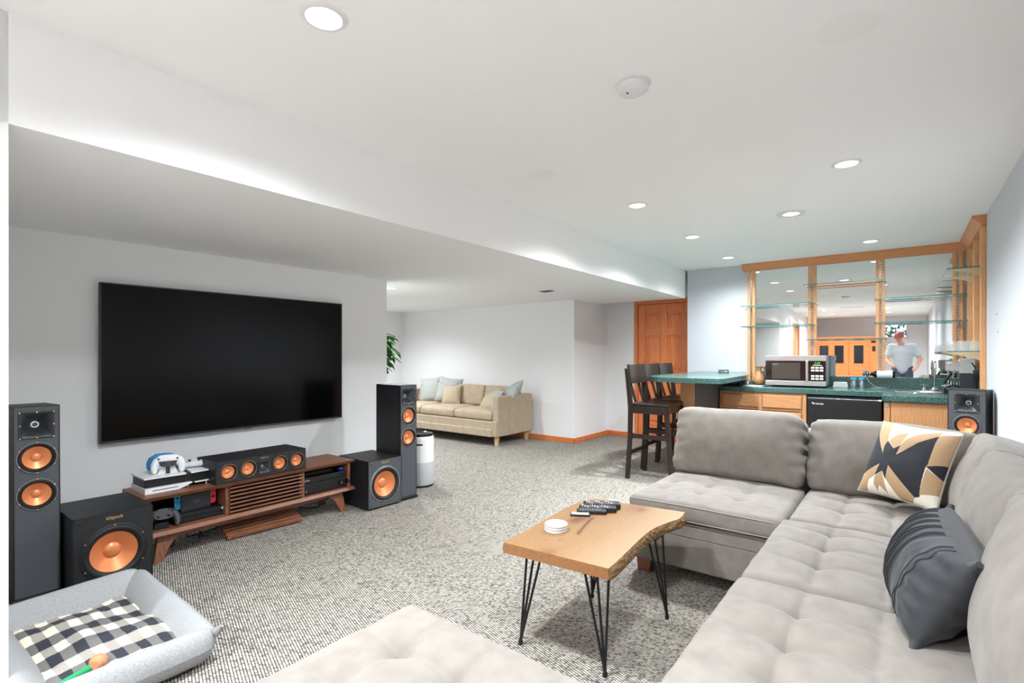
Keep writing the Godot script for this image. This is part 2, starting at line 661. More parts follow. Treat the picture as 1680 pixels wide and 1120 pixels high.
func build_room() -> void:
	var fl := G.new().bx(Vector3(-7.6, -0.1, -7.6), Vector3(0.7, 0, 5.7), 0)
	# the ribs of the carpet run at a slight angle to the walls
	for i in fl.P.size():
		var p := Vector2(fl.P[i].x, fl.P[i].z)
		fl.U[i] = Vector2(p.dot(Vector2(-0.957, -0.291)), p.dot(Vector2(0.291, -0.957))) / 0.98
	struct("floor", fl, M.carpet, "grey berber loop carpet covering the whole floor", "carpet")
	struct("ceiling", G.new().bx(Vector3(LW - 0.02, CH, -7.5), Vector3(0.7, CH + 0.1, 5.7), 0), M.ceil, "smooth white ceiling with round downlights", "ceiling")
	var c2 := G.new().bx(Vector3(-7.6, RC, BW), Vector3(LW, CH + 0.1, -0.18), 0)
	struct("ceiling", c2, M.ceil, "lowered white ceiling and beam over the screen side", "ceiling")
	struct("ceiling", G.new().bx(Vector3(-3.9, CH, -7.5), Vector3(LW - 0.02, CH + 0.1, BW), 0), M.ceil, "strip of ceiling in front of the panelled door", "ceiling")
	struct("wall_right", G.new().bx(Vector3(RW, 0, -7.5), Vector3(RW + 0.12, CH, 5.62), 0), M.wall_cool_dimmed, "long white wall on the right behind the sectional", "wall")
	struct("wall_far", G.new().bx(Vector3(-2.39, 0, -7.5), Vector3(RW, CH, BW), 0), M.wall_cool_dimmed, "white wall behind the bar", "wall")
	struct("wall_door", G.new().bx(Vector3(-3.9, 0, -7.5), Vector3(-3.26, CH, -7.33), 0).bx(Vector3(-3.26, 2.08, -7.5), Vector3(-2.39, CH, -7.33), 0).bx(Vector3(-3.26, 0, -7.5), Vector3(-2.39, 2.08, -7.42), 0), M.wall, "white wall round the panelled door", "wall")
	struct("wall_jog", G.new().bx(Vector3(-3.9, 0, -7.33), Vector3(-3.75, CH, -6.3), 0), M.wall, "short white wall jutting beside the door", "wall")
	struct("wall_alcove", G.new().bx(Vector3(-7.6, 0, -6.42), Vector3(-3.9, CH, -6.3), 0), M.wall, "white wall behind the beige sofa", "wall")
	struct("wall_alcove", G.new().bx(Vector3(-7.6, 0, -6.3), Vector3(-7.5, CH, -3.43), 0), M.wall)
	struct("wall_screen", G.new().bx(Vector3(TVW - 0.12, 0, -3.43), Vector3(TVW, RC, -0.18), 0).bx(Vector3(-7.6, 0, -3.43), Vector3(TVW - 0.12, RC, -3.31), 0), M.wall, "white wall carrying the television", "wall")
	struct("wall_return", G.new().bx(Vector3(TVW - 0.12, 0, -0.317), Vector3(LW - 0.12, RC, -0.18), 0), M.wall)
	# near left wall, with a door opening further back
	var lw := G.new().bx(Vector3(LW - 0.12, 0, -0.317), Vector3(LW, CH, 1.6), 0)
	lw.bx(Vector3(LW - 0.12, 2.08, 1.6), Vector3(LW, CH, 2.45), 0).bx(Vector3(LW - 0.12, 0, 2.45), Vector3(LW, CH, 5.62), 0)
	struct("wall_left", lw, M.wall, "white wall at the left edge, flush with the beam", "wall")
	# wall behind the camera with the window hole
	var wx0 := -0.55
	var wx1 := 0.08
	var wy0 := 1.78
	var wy1 := 2.24
	var bw := G.new().bx(Vector3(LW, 0, ZB), Vector3(wx0, CH, ZB + 0.14), 0).bx(Vector3(wx1, 0, ZB), Vector3(RW, CH, ZB + 0.14), 0)
	bw.bx(Vector3(wx0, 0, ZB), Vector3(wx1, wy0, ZB + 0.14), 0).bx(Vector3(wx0, wy1, ZB), Vector3(wx1, CH, ZB + 0.14), 0)
	struct("wall_back", bw, M.wall, "white wall behind the camera, seen in the bar mirror", "wall")
	var w := structnode("window_1", Vector3((wx0 + wx1) / 2, wy0, ZB + 0.05), "small high window with leaves outside, seen in the bar mirror", "window")
	var fr := G.new()
	for s in [-1.0, 1.0]:
		fr.rb(Vector3(s * 0.295, 0.23, 0), Vector3(0.04, 0.46, 0.08), 0.004)
		fr.rb(Vector3(0, 0.23 + s * 0.21, 0), Vector3(0.63, 0.04, 0.08), 0.004)
	part("window_frame", fr, M.white, w)
	part("pane", G.new().rb(Vector3(0, 0.23, 0.01), Vector3(0.56, 0.4, 0.004), 0), M.clear, w)
	# skirting in red oak
	var bb := func(nm: String, a: Vector3, b: Vector3) -> void:
		struct(nm, G.new().bx(a, b, 0.006), M.pine_x if absf(a.x - b.x) > absf(a.z - b.z) else M.pine_z, "", "")
	bb.call("baseboard_alcove", Vector3(-7.5, 0, -6.3), Vector3(-3.735, 0.075, -6.285))
	bb.call("baseboard_jog", Vector3(-3.75, 0, -7.33), Vector3(-3.735, 0.075, -6.285))
	bb.call("baseboard_door", Vector3(-3.735, 0, -7.33), Vector3(-3.265, 0.075, -7.315))
	# panelled door
	var d := structnode("door_1", Vector3(-2.83, 0, -7.36), "orange stained six-panel pine door beside the bar", "door")
	var sl := G.new()
	var x0 := -0.40
	var x1 := 0.40
	# stiles and rails stand proud, panels are set back and raised
	sl.bx(Vector3(x0, 0.01, -0.02), Vector3(x0 + 0.11, 2.03, 0.02), 0.003)
	sl.bx(Vector3(x1 - 0.11, 0.01, -0.02), Vector3(x1, 2.03, 0.02), 0.003)
	sl.bx(Vector3(-0.05, 0.01, -0.02), Vector3(0.05, 2.03, 0.02), 0.003)
	part("stile", sl, M.pine_y, d)
	var rl := G.new()
	for y in [[0.01, 0.24], [0.86, 1.02], [1.56, 1.67], [1.91, 2.03]]:
		for s in [-1.0, 1.0]:
			rl.bx(Vector3(s * 0.05, y[0], -0.02), Vector3(s * 0.29, y[1], 0.019), 0.003)
	part("rail", rl, M.pine_x, d)
	for y in [[0.24, 0.86], [1.02, 1.56], [1.67, 1.91]]:
		for s in [-1.0, 1.0]:
			var p := G.new().bx(Vector3(s * 0.05, y[0], -0.015), Vector3(s * 0.29, y[1], 0.002), 0)
			var cx: float = s * 0.17
			var a := Vector3(cx - 0.095, y[0] + 0.025, 0.002)
			var b := Vector3(cx + 0.095, y[1] - 0.025, 0.002)
			var a2 := a + Vector3(0.03, 0.03, 0.011)
			var b2 := b + Vector3(-0.03, -0.03, 0.011)
			p.face(a2, Vector3(b2.x, a2.y, b2.z), b2, Vector3(a2.x, b2.y, b2.z), Vector3.BACK)
			p.face(a, Vector3(b.x, a.y, a.z), Vector3(b2.x, a2.y, a2.z), a2, Vector3(0, -1, 1))
			p.face(b, Vector3(a.x, b.y, a.z), Vector3(a2.x, b2.y, a2.z), b2, Vector3(0, 1, 1))
			p.face(a, Vector3(a.x, b.y, a.z), Vector3(a2.x, b2.y, a2.z), a2, Vector3(-1, 0, 1))
			p.face(b, Vector3(b.x, a.y, a.z), Vector3(b2.x, a2.y, a2.z), b2, Vector3(1, 0, 1))
			part("panel", p, M.pine_y, d)
	part("casing", G.new().bx(Vector3(-0.46, 0, -0.02), Vector3(-0.405, 2.036, 0.045), 0.006).bx(Vector3(0.405, 0, -0.02), Vector3(0.46, 2.036, 0.045), 0.006), M.pine_y, d)
	part("casing", G.new().bx(Vector3(-0.46, 2.035, -0.02), Vector3(0.46, 2.1, 0.046), 0.006), M.pine_x, d)
	# door in the left wall behind the camera, seen in the mirror
	var d2 := structnode("door_2", Vector3(LW, 0, 2.02), "oak cased door in the left wall, seen in the bar mirror", "door")
	part("casing", G.new().bx(Vector3(-0.02, 0, -0.48), Vector3(0.03, 2.08, -0.41), 0.005).bx(Vector3(-0.02, 0, 0.41), Vector3(0.03, 2.08, 0.48), 0.005), M.oak_y, d2)
	part("casing", G.new().bx(Vector3(-0.02, 2.08, -0.48), Vector3(0.03, 2.15, 0.48), 0.005), M.oak_z, d2)
	part("slab", G.new().bx(Vector3(-0.09, 0, -0.43), Vector3(-0.05, 2.08, 0.43), 0.004), M.oak_y, d2)

func can_light(x: float, y: float, z: float, label: String, group: String, power := 1.0, fancy := false) -> void:
	var t := thing("ceiling_light", label, "ceiling light", Vector3(x, y, z), 0, group)
	part("trim_ring", G.new().lathe([Vector2(0.0, 0.0), Vector2(0.0, -0.002), Vector2(0.058, -0.002), Vector2(0.062, -0.008), Vector2(0.07, -0.0075), Vector2(0.082, 0.0)], 28), M.white, t)
	part("diffuser", G.new().lathe([Vector2(0, -0.0075), Vector2(0.0585, -0.007), Vector2(0.06, -0.002)], 28), M.lamp, t)
	if fancy:
		part("outer_ring", G.new().lathe([Vector2(0.08, -0.001), Vector2(0.085, -0.012), Vector2(0.1, -0.011), Vector2(0.112, 0.0)], 28), M.white, t)
	var l := SpotLight3D.new()
	l.name = "lamp"
	l.spot_angle = 86.0 if z > 0.0 else 77.5
	l.spot_angle_attenuation = 1.0
	l.spot_range = 30.0
	l.spot_attenuation = 2.0
	l.light_size = 0.05
	l.light_energy = CAN_ENERGY * power
	l.light_color = Color(0.955, 0.98, 1.0)
	l.shadow_enabled = true
	l.position = Vector3(0, -0.014, 0)
	l.rotation_degrees.x = -90
	t.add_child(l)

func build_ceiling_fittings() -> void:
	var g := "round recessed downlights"
	can_light(-1.59, CH, -0.99, "round white downlight nearest the camera, above the beam's near half", g, 1.12)
	can_light(-1.65, CH, -3.73, "round downlight nearest beyond the smoke detector, in the row along the beam", g)
	can_light(-1.66, CH, -5.06, "middle round downlight of the far three in the row along the beam", g)
	can_light(-1.67, CH, -6.39, "farthest round downlight in the row along the beam, near the bar wall", g, 0.5)
	can_light(-0.28, CH, -3.7, "large bright downlight over the far end of the sectional", g, 0.42)
	can_light(-0.742, CH, -4.73, "downlight with a wider stepped trim ring between the two rows", g, 0.85, true)
	can_light(-0.277, CH, -6.37, "downlight just in front of the oak crown over the bar", g, 0.32)
	for z in [1.35, 3.1]:
		can_light(-1.66, CH, z, "round downlight behind the camera, %s in the mirror's left row" % ["nearer", "farther"][0 if z < 2 else 1], g, 1.35 if z < 2 else 1.0)
		can_light(-0.34, CH, z, "round downlight behind the camera, %s in the mirror's right row" % ["nearer", "farther"][0 if z < 2 else 1], g, 1.0 if z < 2 else 0.8)
	can_light(-0.3, CH, -0.99, "round downlight over the near end of the sectional", g, 0.68)
	can_light(-4.79, RC, -3.85, "downlight in the lowered ceiling by the corner of the screen wall", g, 0.75)
	can_light(-6.4, RC, -4.9, "downlight in the lowered ceiling over the beige sofa's far end", g, 0.8)
	var s := thing("smoke_detector", "round white smoke detector on the ceiling", "smoke detector", Vector3(-0.929, CH, -2.053))
	part("base", G.new().lathe([Vector2(0, 0), Vector2(0, -0.006), Vector2(0.072, -0.006), Vector2(0.076, -0.003), Vector2(0.076, 0)], 32), M.white, s)
	part("body", G.new().lathe([Vector2(0, -0.036), Vector2(0.035, -0.036), Vector2(0.037, -0.038), Vector2(0.042, -0.038), Vector2(0.044, -0.036), Vector2(0.058, -0.034), Vector2(0.067, -0.026), Vector2(0.068, -0.008), Vector2(0.064, -0.006)], 32), M.white, s)
	part("sensor_hole", G.new().lathe([Vector2(0, -0.0), Vector2(0.005, 0.0), Vector2(0.005, 0.003)], 10, xf(Vector3(-0.02, -0.0385, 0.01))), M.black, s)
	var v := thing("ceiling_vent", "small dark vent in the lowered ceiling", "vent", Vector3(-3.492, RC, -5.213))
	part("frame", G.new().rb(Vector3(0, -0.004, 0), Vector3(0.16, 0.008, 0.1), 0.003), M.grey, v)
	for i in 5:
		part("slat", G.new().rb(Vector3(0, -0.009, -0.034 + i * 0.017), Vector3(0.13, 0.004, 0.006), 0), M.darkgrey, v)
	struct("ceiling_patch", G.new().lathe([Vector2(0, -0.0006), Vector2(0.085, -0.0006), Vector2(0.09, 0)], 28, xf(Vector3(-1.87, CH, -2.73))), mat(col(246, 245, 241), 0.9))
	struct("ceiling_patch", G.new().lathe([Vector2(0, -0.0006), Vector2(0.095, -0.0006), Vector2(0.1, 0)], 28, xf(Vector3(-0.16, CH, -2.17))), mat(col(247, 246, 243), 0.9))

# ---------------------------------------------------------------- the bar
func build_bar() -> void:
	# low counter: straight part and the deeper sink part
	var ct := thing("countertop", "green speckled laminate counter along the mirrored wall, deeper at the sink", "countertop", Vector3(-0.6, 0.84, -6.7))
	var g := G.new()
	g.bx(Vector3(-1.755, 0.845, BW), Vector3(-0.16, 0.90, -6.30), 0.006)
	# the sink part is a top with a round hole, a front edge and a left edge
	var hole := G.new()
	holed(hole, -0.165, RW, 5.77, -BW, Vector2(0.13, 6.5), 0.192, 0.0)
	hole.moved(Transform3D(Basis(Vector3(1, 0, 0), Vector3(0, 0, -1), Vector3(0, 1, 0)), Vector3(0, 0.90, 0)))
	g.P.append_array(hole.P)
	g.N.append_array(hole.N)
	g.U.append_array(hole.U)
	for i in hole.I:
		g.I.append(i + g.P.size() - hole.P.size())
	g.bx(Vector3(-0.165, 0.845, -6.3), Vector3(-0.125, 0.8995, -5.765), 0.006)
	g.bx(Vector3(-0.165, 0.845, -5.805), Vector3(RW, 0.8998, -5.765), 0.006)
	part("worktop", g, M.green, ct, true)
	solo("backsplash", G.new().bx(Vector3(-1.755, 0.90, BW), Vector3(RW, 1.018, BW + 0.022), 0.004).bx(Vector3(RW - 0.022, 0.90, BW + 0.022), Vector3(RW, 1.018, -5.78), 0.004), M.green, "green speckled splash strip under the bar mirrors", "backsplash", Vector3(-0.6, 0.90, BW))
	# drawer cabinet
	var cab := thing("drawer_cabinet", "oak base cabinet with two drawers beside the black fridge", "cabinet", Vector3(-1.3, 0, -6.65))
	part("carcass", G.new().bx(Vector3(-1.75, 0.1, -7.05), Vector3(-0.845, 0.843, -6.345), 0.002), M.oak_y, cab, true)
	part("face_frame", G.new().bx(Vector3(-1.75, 0.1, -6.345), Vector3(-1.715, 0.843, -6.325), 0.002).bx(Vector3(-0.885, 0.1, -6.345), Vector3(-0.845, 0.843, -6.325), 0.002).bx(Vector3(-1.33, 0.1, -6.345), Vector3(-1.29, 0.843, -6.325), 0.002).bx(Vector3(-1.72, 0.645, -6.345), Vector3(-0.88, 0.675, -6.326), 0.002).bx(Vector3(-1.72, 0.815, -6.345), Vector3(-0.88, 0.843, -6.326), 0.002), M.oak_y, cab, true)
	for x in [-1.525, -1.085]:
		part("drawer", panel_front(0.40, 0.15, 0.022).moved(xf(Vector3(x, 0.745, -6.325))), M.oak_x, cab, true)
		part("door", panel_front(0.40, 0.5, 0.022).moved(xf(Vector3(x, 0.385, -6.325))), M.oak_y, cab, true)
	part("plinth", G.new().bx(Vector3(-1.75, 0, -7.0), Vector3(-0.845, 0.1, -6.40), 0), M.black, cab, true)
	var sc := thing("sink_cabinet", "plain oak front of the sink cabinet under the deeper counter", "cabinet", Vector3(0.2, 0, -6.4))
	part("carcass", G.new().bx(Vector3(-0.15, 0.1, -7.05), Vector3(RW - 0.003, 0.843, -5.825), 0.002), M.oak_y, sc, true)
	part("front_panel", G.new().bx(Vector3(-0.10, 0.12, -5.825), Vector3(RW - 0.003, 0.84, -5.80), 0.003), M.oak_y, sc, true)
	part("stile", G.new().bx(Vector3(-0.15, 0.1, -5.825), Vector3(-0.105, 0.835, -5.797), 0.003), M.oak_y, sc, true)
	part("hinge", G.new().bx(Vector3(-0.148, 0.79, -5.80), Vector3(-0.118, 0.825, -5.79), 0.002), M.steel, sc, true)
	part("plinth", G.new().bx(Vector3(-0.15, 0, -7.0), Vector3(RW - 0.003, 0.1, -5.88), 0), M.black, sc, true)
	# small fridge
	var fr := thing("fridge", "black undercounter fridge between the oak cabinets", "fridge", Vector3(-0.51, 0, -6.6))
	part("body", G.new().bx(Vector3(-0.835, 0.02, -7.0), Vector3(-0.18, 0.832, -6.35), 0.004), M.black, fr, true)
	part("door", G.new().bx(Vector3(-0.832, 0.06, -6.345), Vector3(-0.182, 0.805, -6.285), 0.008, 2), M.black, fr, true)
	part("trim_strip", G.new().bx(Vector3(-0.832, 0.806, -6.33), Vector3(-0.182, 0.812, -6.284), 0.002), M.silver, fr, true)
	part("corner_cap", G.new().bx(Vector3(-0.21, 0.803, -6.33), Vector3(-0.182, 0.815, -6.28), 0.002), M.white, fr, true)
	text("badge", "W HOUSE", 0.016, M.white, fr, Transform3D(Basis.IDENTITY, Vector3(-0.73 + 0.51, 0.748, 0.3155)), true)
	part("badge_mark", G.new().ext([Vector2(-0.79, 0.762), Vector2(-0.773, 0.762), Vector2(-0.7815, 0.745)], -6.2855, -6.2845), M.white, fr, true)
	# raised bar: dwarf wall, oak end post, thick top
	var pw := thing("bar_dwarf_wall", "dark dwarf wall with an oak end panel under the raised bar top", "half wall", Vector3(-1.83, 0, -6.25))
	part("core", G.new().bx(Vector3(-1.888, 0, BW), Vector3(-1.765, 1.0, -5.43), 0), mat(col(84, 86, 88), 0.6), pw, true)
	part("end_panel", G.new().bx(Vector3(-1.90, 0, -5.43), Vector3(-1.755, 1.0, -5.405), 0.004), M.oak_y, pw, true)
	part("outer_panel", G.new().bx(Vector3(-1.905, 0, BW), Vector3(-1.888, 1.0, -5.43), 0.003), M.oak_y, pw, true)
	var poly := []
	for p in [[-1.625, -7.07], [-1.40, -6.15], [-1.37, -5.9], [-1.335, -5.0], [-1.345, -4.93], [-1.39, -4.885], [-1.84, -4.885], [-1.93, -4.90], [-2.02, -4.96], [-2.10, -5.07], [-2.16, -5.24], [-2.19, -5.45], [-2.20, -5.7], [-2.20, -7.07]]:
		poly.append(Vector2(p[0], -p[1]))
	var bt := thing("raised_counter", "raised green speckled bar top with clipped corners above the dwarf wall", "counter", Vector3(-1.8, 1.0, -5.9))
	# local z up after the turn
	part("slab", G.new().ext(poly, 0.0, 0.047, Transform3D(Basis(Vector3(1, 0, 0), Vector3(0, 0, -1), Vector3(0, 1, 0)), Vector3(0, 1.0, 0))), M.green, bt, true)
	build_mirror_wall()

# frame-and-panel front lying in local xy, facing +z, back at z = 0
func panel_front(w: float, h: float, d: float) -> G:
	var g := G.new()
	var e := 0.012
	var x := w / 2
	var y := h / 2
	var o := [Vector3(-x, -y, d * 0.45), Vector3(x, -y, d * 0.45), Vector3(x, y, d * 0.45), Vector3(-x, y, d * 0.45)]
	var b := [Vector3(-x, -y, 0), Vector3(x, -y, 0), Vector3(x, y, 0), Vector3(-x, y, 0)]
	var i := [Vector3(-x + e, -y + e, d), Vector3(x - e, -y + e, d), Vector3(x - e, y - e, d), Vector3(-x + e, y - e, d)]
	for k in 4:
		var n := (k + 1) % 4
		g.face(b[k], b[n], o[n], o[k], o[k] + o[n])
		g.face(o[k], o[n], i[n], i[k], Vector3.BACK * 0.02 + o[k] + o[n])
	g.face(i[0], i[1], i[2], i[3], Vector3.BACK)
	return g

func post(called: String, x0: float, x1: float, label: String, y0 := 1.02, y1 := 2.35) -> void:
	var z := BW
	var t := thing(called, label, "post", Vector3((x0 + x1) / 2, y0, z))
	var c := (x0 + x1) / 2
	part("oak_strip", G.new().bx(Vector3(x0, y0, z), Vector3(c - 0.012, y1, z + 0.03), 0.004), M.post_lit_y, t, true)
	part("oak_strip", G.new().bx(Vector3(c + 0.012, y0, z), Vector3(x1, y1, z + 0.03), 0.004), M.post_lit_y, t, true)
	part("backing", G.new().bx(Vector3(c - 0.012, y0, z), Vector3(c + 0.012, y1, z + 0.012), 0), M.post_lit_y, t, true)
	var std := G.new()
	std.bx(Vector3(c - 0.009, y0 + 0.02, z + 0.012), Vector3(c - 0.004, y1, z + 0.026), 0)
	std.bx(Vector3(c + 0.004, y0 + 0.02, z + 0.012), Vector3(c + 0.009, y1, z + 0.026), 0)
	var yy := y0 + 0.03
	while yy < y1 - 0.02:
		std.bx(Vector3(c - 0.004, yy, z + 0.02), Vector3(c + 0.004, yy + 0.012, z + 0.026), 0)
		yy += 0.032
	part("shelf_standard", std, M.silver, t, true)

func glass_shelf(c: Vector3, s: Vector3, label: String, brackets: Array, along_x := true) -> void:
	var t := thing("glass_shelf", label, "shelf", c, 0, "green edged glass shelves")
	part("pane", G.new().rb(Vector3.ZERO, s, 0), M.glass, t)
	var e := G.new()
	var hx := s.x / 2
	var hz := s.z / 2
	e.bx(Vector3(-hx - 0.001, -s.y / 2, hz), Vector3(hx + 0.001, s.y / 2, hz + 0.003), 0)
	e.bx(Vector3(-hx - 0.001, -s.y / 2, -hz - 0.003), Vector3(hx + 0.001, s.y / 2, -hz), 0)
	e.bx(Vector3(-hx - 0.003, -s.y / 2, -hz), Vector3(-hx, s.y / 2, hz), 0)
	e.bx(Vector3(hx, -s.y / 2, -hz), Vector3(hx + 0.003, s.y / 2, hz), 0)
	part("polished_edge", e, M.glassedge, t)
	for b in brackets:
		var q := G.new()
		if along_x:
			q.ext([Vector2(0, 0), Vector2(0.2, 0), Vector2(0.2, -0.006), Vector2(0.1, -0.014), Vector2(0.04, -0.035), Vector2(0, -0.06)], -0.002, 0.002, Transform3D(Basis(Vector3(0, 0, 1), Vector3(0, 1, 0), Vector3(-1, 0, 0)), Vector3(b, -s.y / 2, -hz)))
			part("bracket", q, M.silver, t)
		else:
			q.ext([Vector2(0, 0), Vector2(-0.235, 0), Vector2(-0.235, -0.012), Vector2(-0.15, -0.022), Vector2(-0.08, -0.04), Vector2(-0.03, -0.07), Vector2(0, -0.075)], -0.003, 0.003, xf(Vector3(hx, -s.y / 2, b)))
			part("bracket", q, M.dust, t)

func build_mirror_wall() -> void:
	var ys := 1.02
	var yt := 2.36
	var n := 0
	for r in [[-1.60, -0.92, "left of the three, behind the microwave"], [-0.85, -0.25, "middle of the three, behind the shakers"], [-0.18, 0.42, "right of the three, behind the wine bottle and tap"]]:
		solo("mirror", G.new().bx(Vector3(r[0], ys, BW), Vector3(r[1], yt, BW + 0.006), 0), M.mirror, "tall bar mirror, " + r[2], "mirror", Vector3((r[0] + r[1]) / 2, ys, BW))
	solo("mirror", G.new().bx(Vector3(RW - 0.006, ys, BW + 0.03), Vector3(RW, yt, -5.83), 0), M.mirror, "bar mirror on the right-hand side wall of the bar corner", "mirror", Vector3(RW, ys, -6.4))
	post("shelf_post", -1.608, -1.515, "oak shelf post at the left end of the mirrors", 0.93)
	post("shelf_post", -0.925, -0.837, "oak shelf post above the microwave")
	post("shelf_post", -0.258, -0.173, "oak shelf post above the neck of the wine bottle")
	post("shelf_post", 0.40, 0.485, "oak shelf post in the mirrored corner")
	# side wall posts, turned to face the room
	for q in [[-6.98, "oak side post nearest the mirrored corner"], [-6.42, "oak side post halfway along the side mirror"]]:
		var t := thing("shelf_post", q[1], "post", Vector3(RW, 1.02, q[0]))
		part("oak_strip", G.new().bx(Vector3(-0.03, 0, -0.045), Vector3(0, 1.33, -0.012), 0.004), M.post_lit_y, t)
		part("oak_strip", G.new().bx(Vector3(-0.03, 0, 0.012), Vector3(0, 1.33, 0.045), 0.004), M.post_lit_y, t)
		part("shelf_standard", G.new().bx(Vector3(-0.024, 0, -0.008), Vector3(0, 1.33, 0.008), 0), M.gold, t)
	var en := thing("end_post", "oak end post where the side mirror meets the white wall", "post", Vector3(RW, 1.02, -5.80))
	part("oak_strip", G.new().bx(Vector3(-0.035, -0.06, -0.04), Vector3(0, 1.33, 0.035), 0.005), M.post_lit_y, en)
	# crown moulding with a mitred corner: profile (out, up) from 2.35 to 2.44
	var cr := thing("crown_moulding", "oak crown moulding along the top of the bar mirrors", "moulding", Vector3(-0.5, 2.35, BW))
	var prof := [Vector2(0, 0), Vector2(0.032, 0), Vector2(0.034, 0.012), Vector2(0.05, 0.03), Vector2(0.078, 0.06), Vector2(0.09, 0.07), Vector2(0.09, 0.09)]
	var g1 := G.new()
	var g2 := G.new()
	for i in prof.size() - 1:
		var a: Vector2 = prof[i]
		var b: Vector2 = prof[i + 1]
		var y := 2.35
		g1.face(Vector3(-1.66 - a.x * 0.0, y + a.y, BW + a.x), Vector3(RW - a.x, y + a.y, BW + a.x), Vector3(RW - b.x, y + b.y, BW + b.x), Vector3(-1.66, y + b.y, BW + b.x), Vector3(0, -0.4, 1))
		g2.face(Vector3(RW - a.x, y + a.y, BW + a.x), Vector3(RW - a.x, y + a.y, -5.745), Vector3(RW - b.x, y + b.y, -5.745), Vector3(RW - b.x, y + b.y, BW + b.x), Vector3(-1, -0.4, 0))
	var cap := []
	for p in prof:
		cap.append(p)
	cap.append(Vector2(0, 0.09))
	g1.ext(cap, -0.004, 0.0, Transform3D(Basis(Vector3(0, 0, 1), Vector3(0, 1, 0), Vector3(-1, 0, 0)), Vector3(-1.66, 2.35, BW)))
	var capr := []
	for p in cap:
		capr.append(Vector2(-p.x, p.y))
	g2.ext(capr, 0.0, 0.006, xf(Vector3(RW, 2.35, -5.747)))
	part("long_run", g1, M.crown_lit_x, cr, true)
	part("side_run", g2, M.crown_lit_z, cr, true)
	# glass shelves
	var z := BW + 0.03 + 0.11
	glass_shelf(Vector3(-1.245, 1.885, z), Vector3(0.79, 0.009, 0.22), "upper glass shelf in front of the left mirror", [-0.317, 0.365])
	glass_shelf(Vector3(-1.245, 1.627, z), Vector3(0.79, 0.009, 0.22), "lower glass shelf in front of the left mirror", [-0.317, 0.365])
	glass_shelf(Vector3(-0.555, 2.092, z), Vector3(0.775, 0.009, 0.22), "high glass shelf in front of the middle mirror", [-0.326, 0.34])
	glass_shelf(Vector3(-0.535, 1.45, z), Vector3(0.75, 0.009, 0.22), "low glass shelf in front of the middle mirror", [-0.346, 0.32])
	glass_shelf(Vector3(0.12, 1.885, z), Vector3(0.76, 0.009, 0.22), "upper glass shelf in front of the right mirror", [-0.336, 0.32])
	glass_shelf(Vector3(0.12, 1.62, z), Vector3(0.76, 0.009, 0.22), "lower glass shelf in front of the right mirror", [-0.336, 0.32])
	glass_shelf(Vector3(0.413, 2.02, -6.28), Vector3(0.235, 0.009, 0.92), "top glass shelf on the side wall by the end post", [0.42, -0.14], false)
	glass_shelf(Vector3(0.413, 1.30, -6.28), Vector3(0.235, 0.009, 0.92), "side wall glass shelf that carries the tumblers", [0.42, -0.14], false)

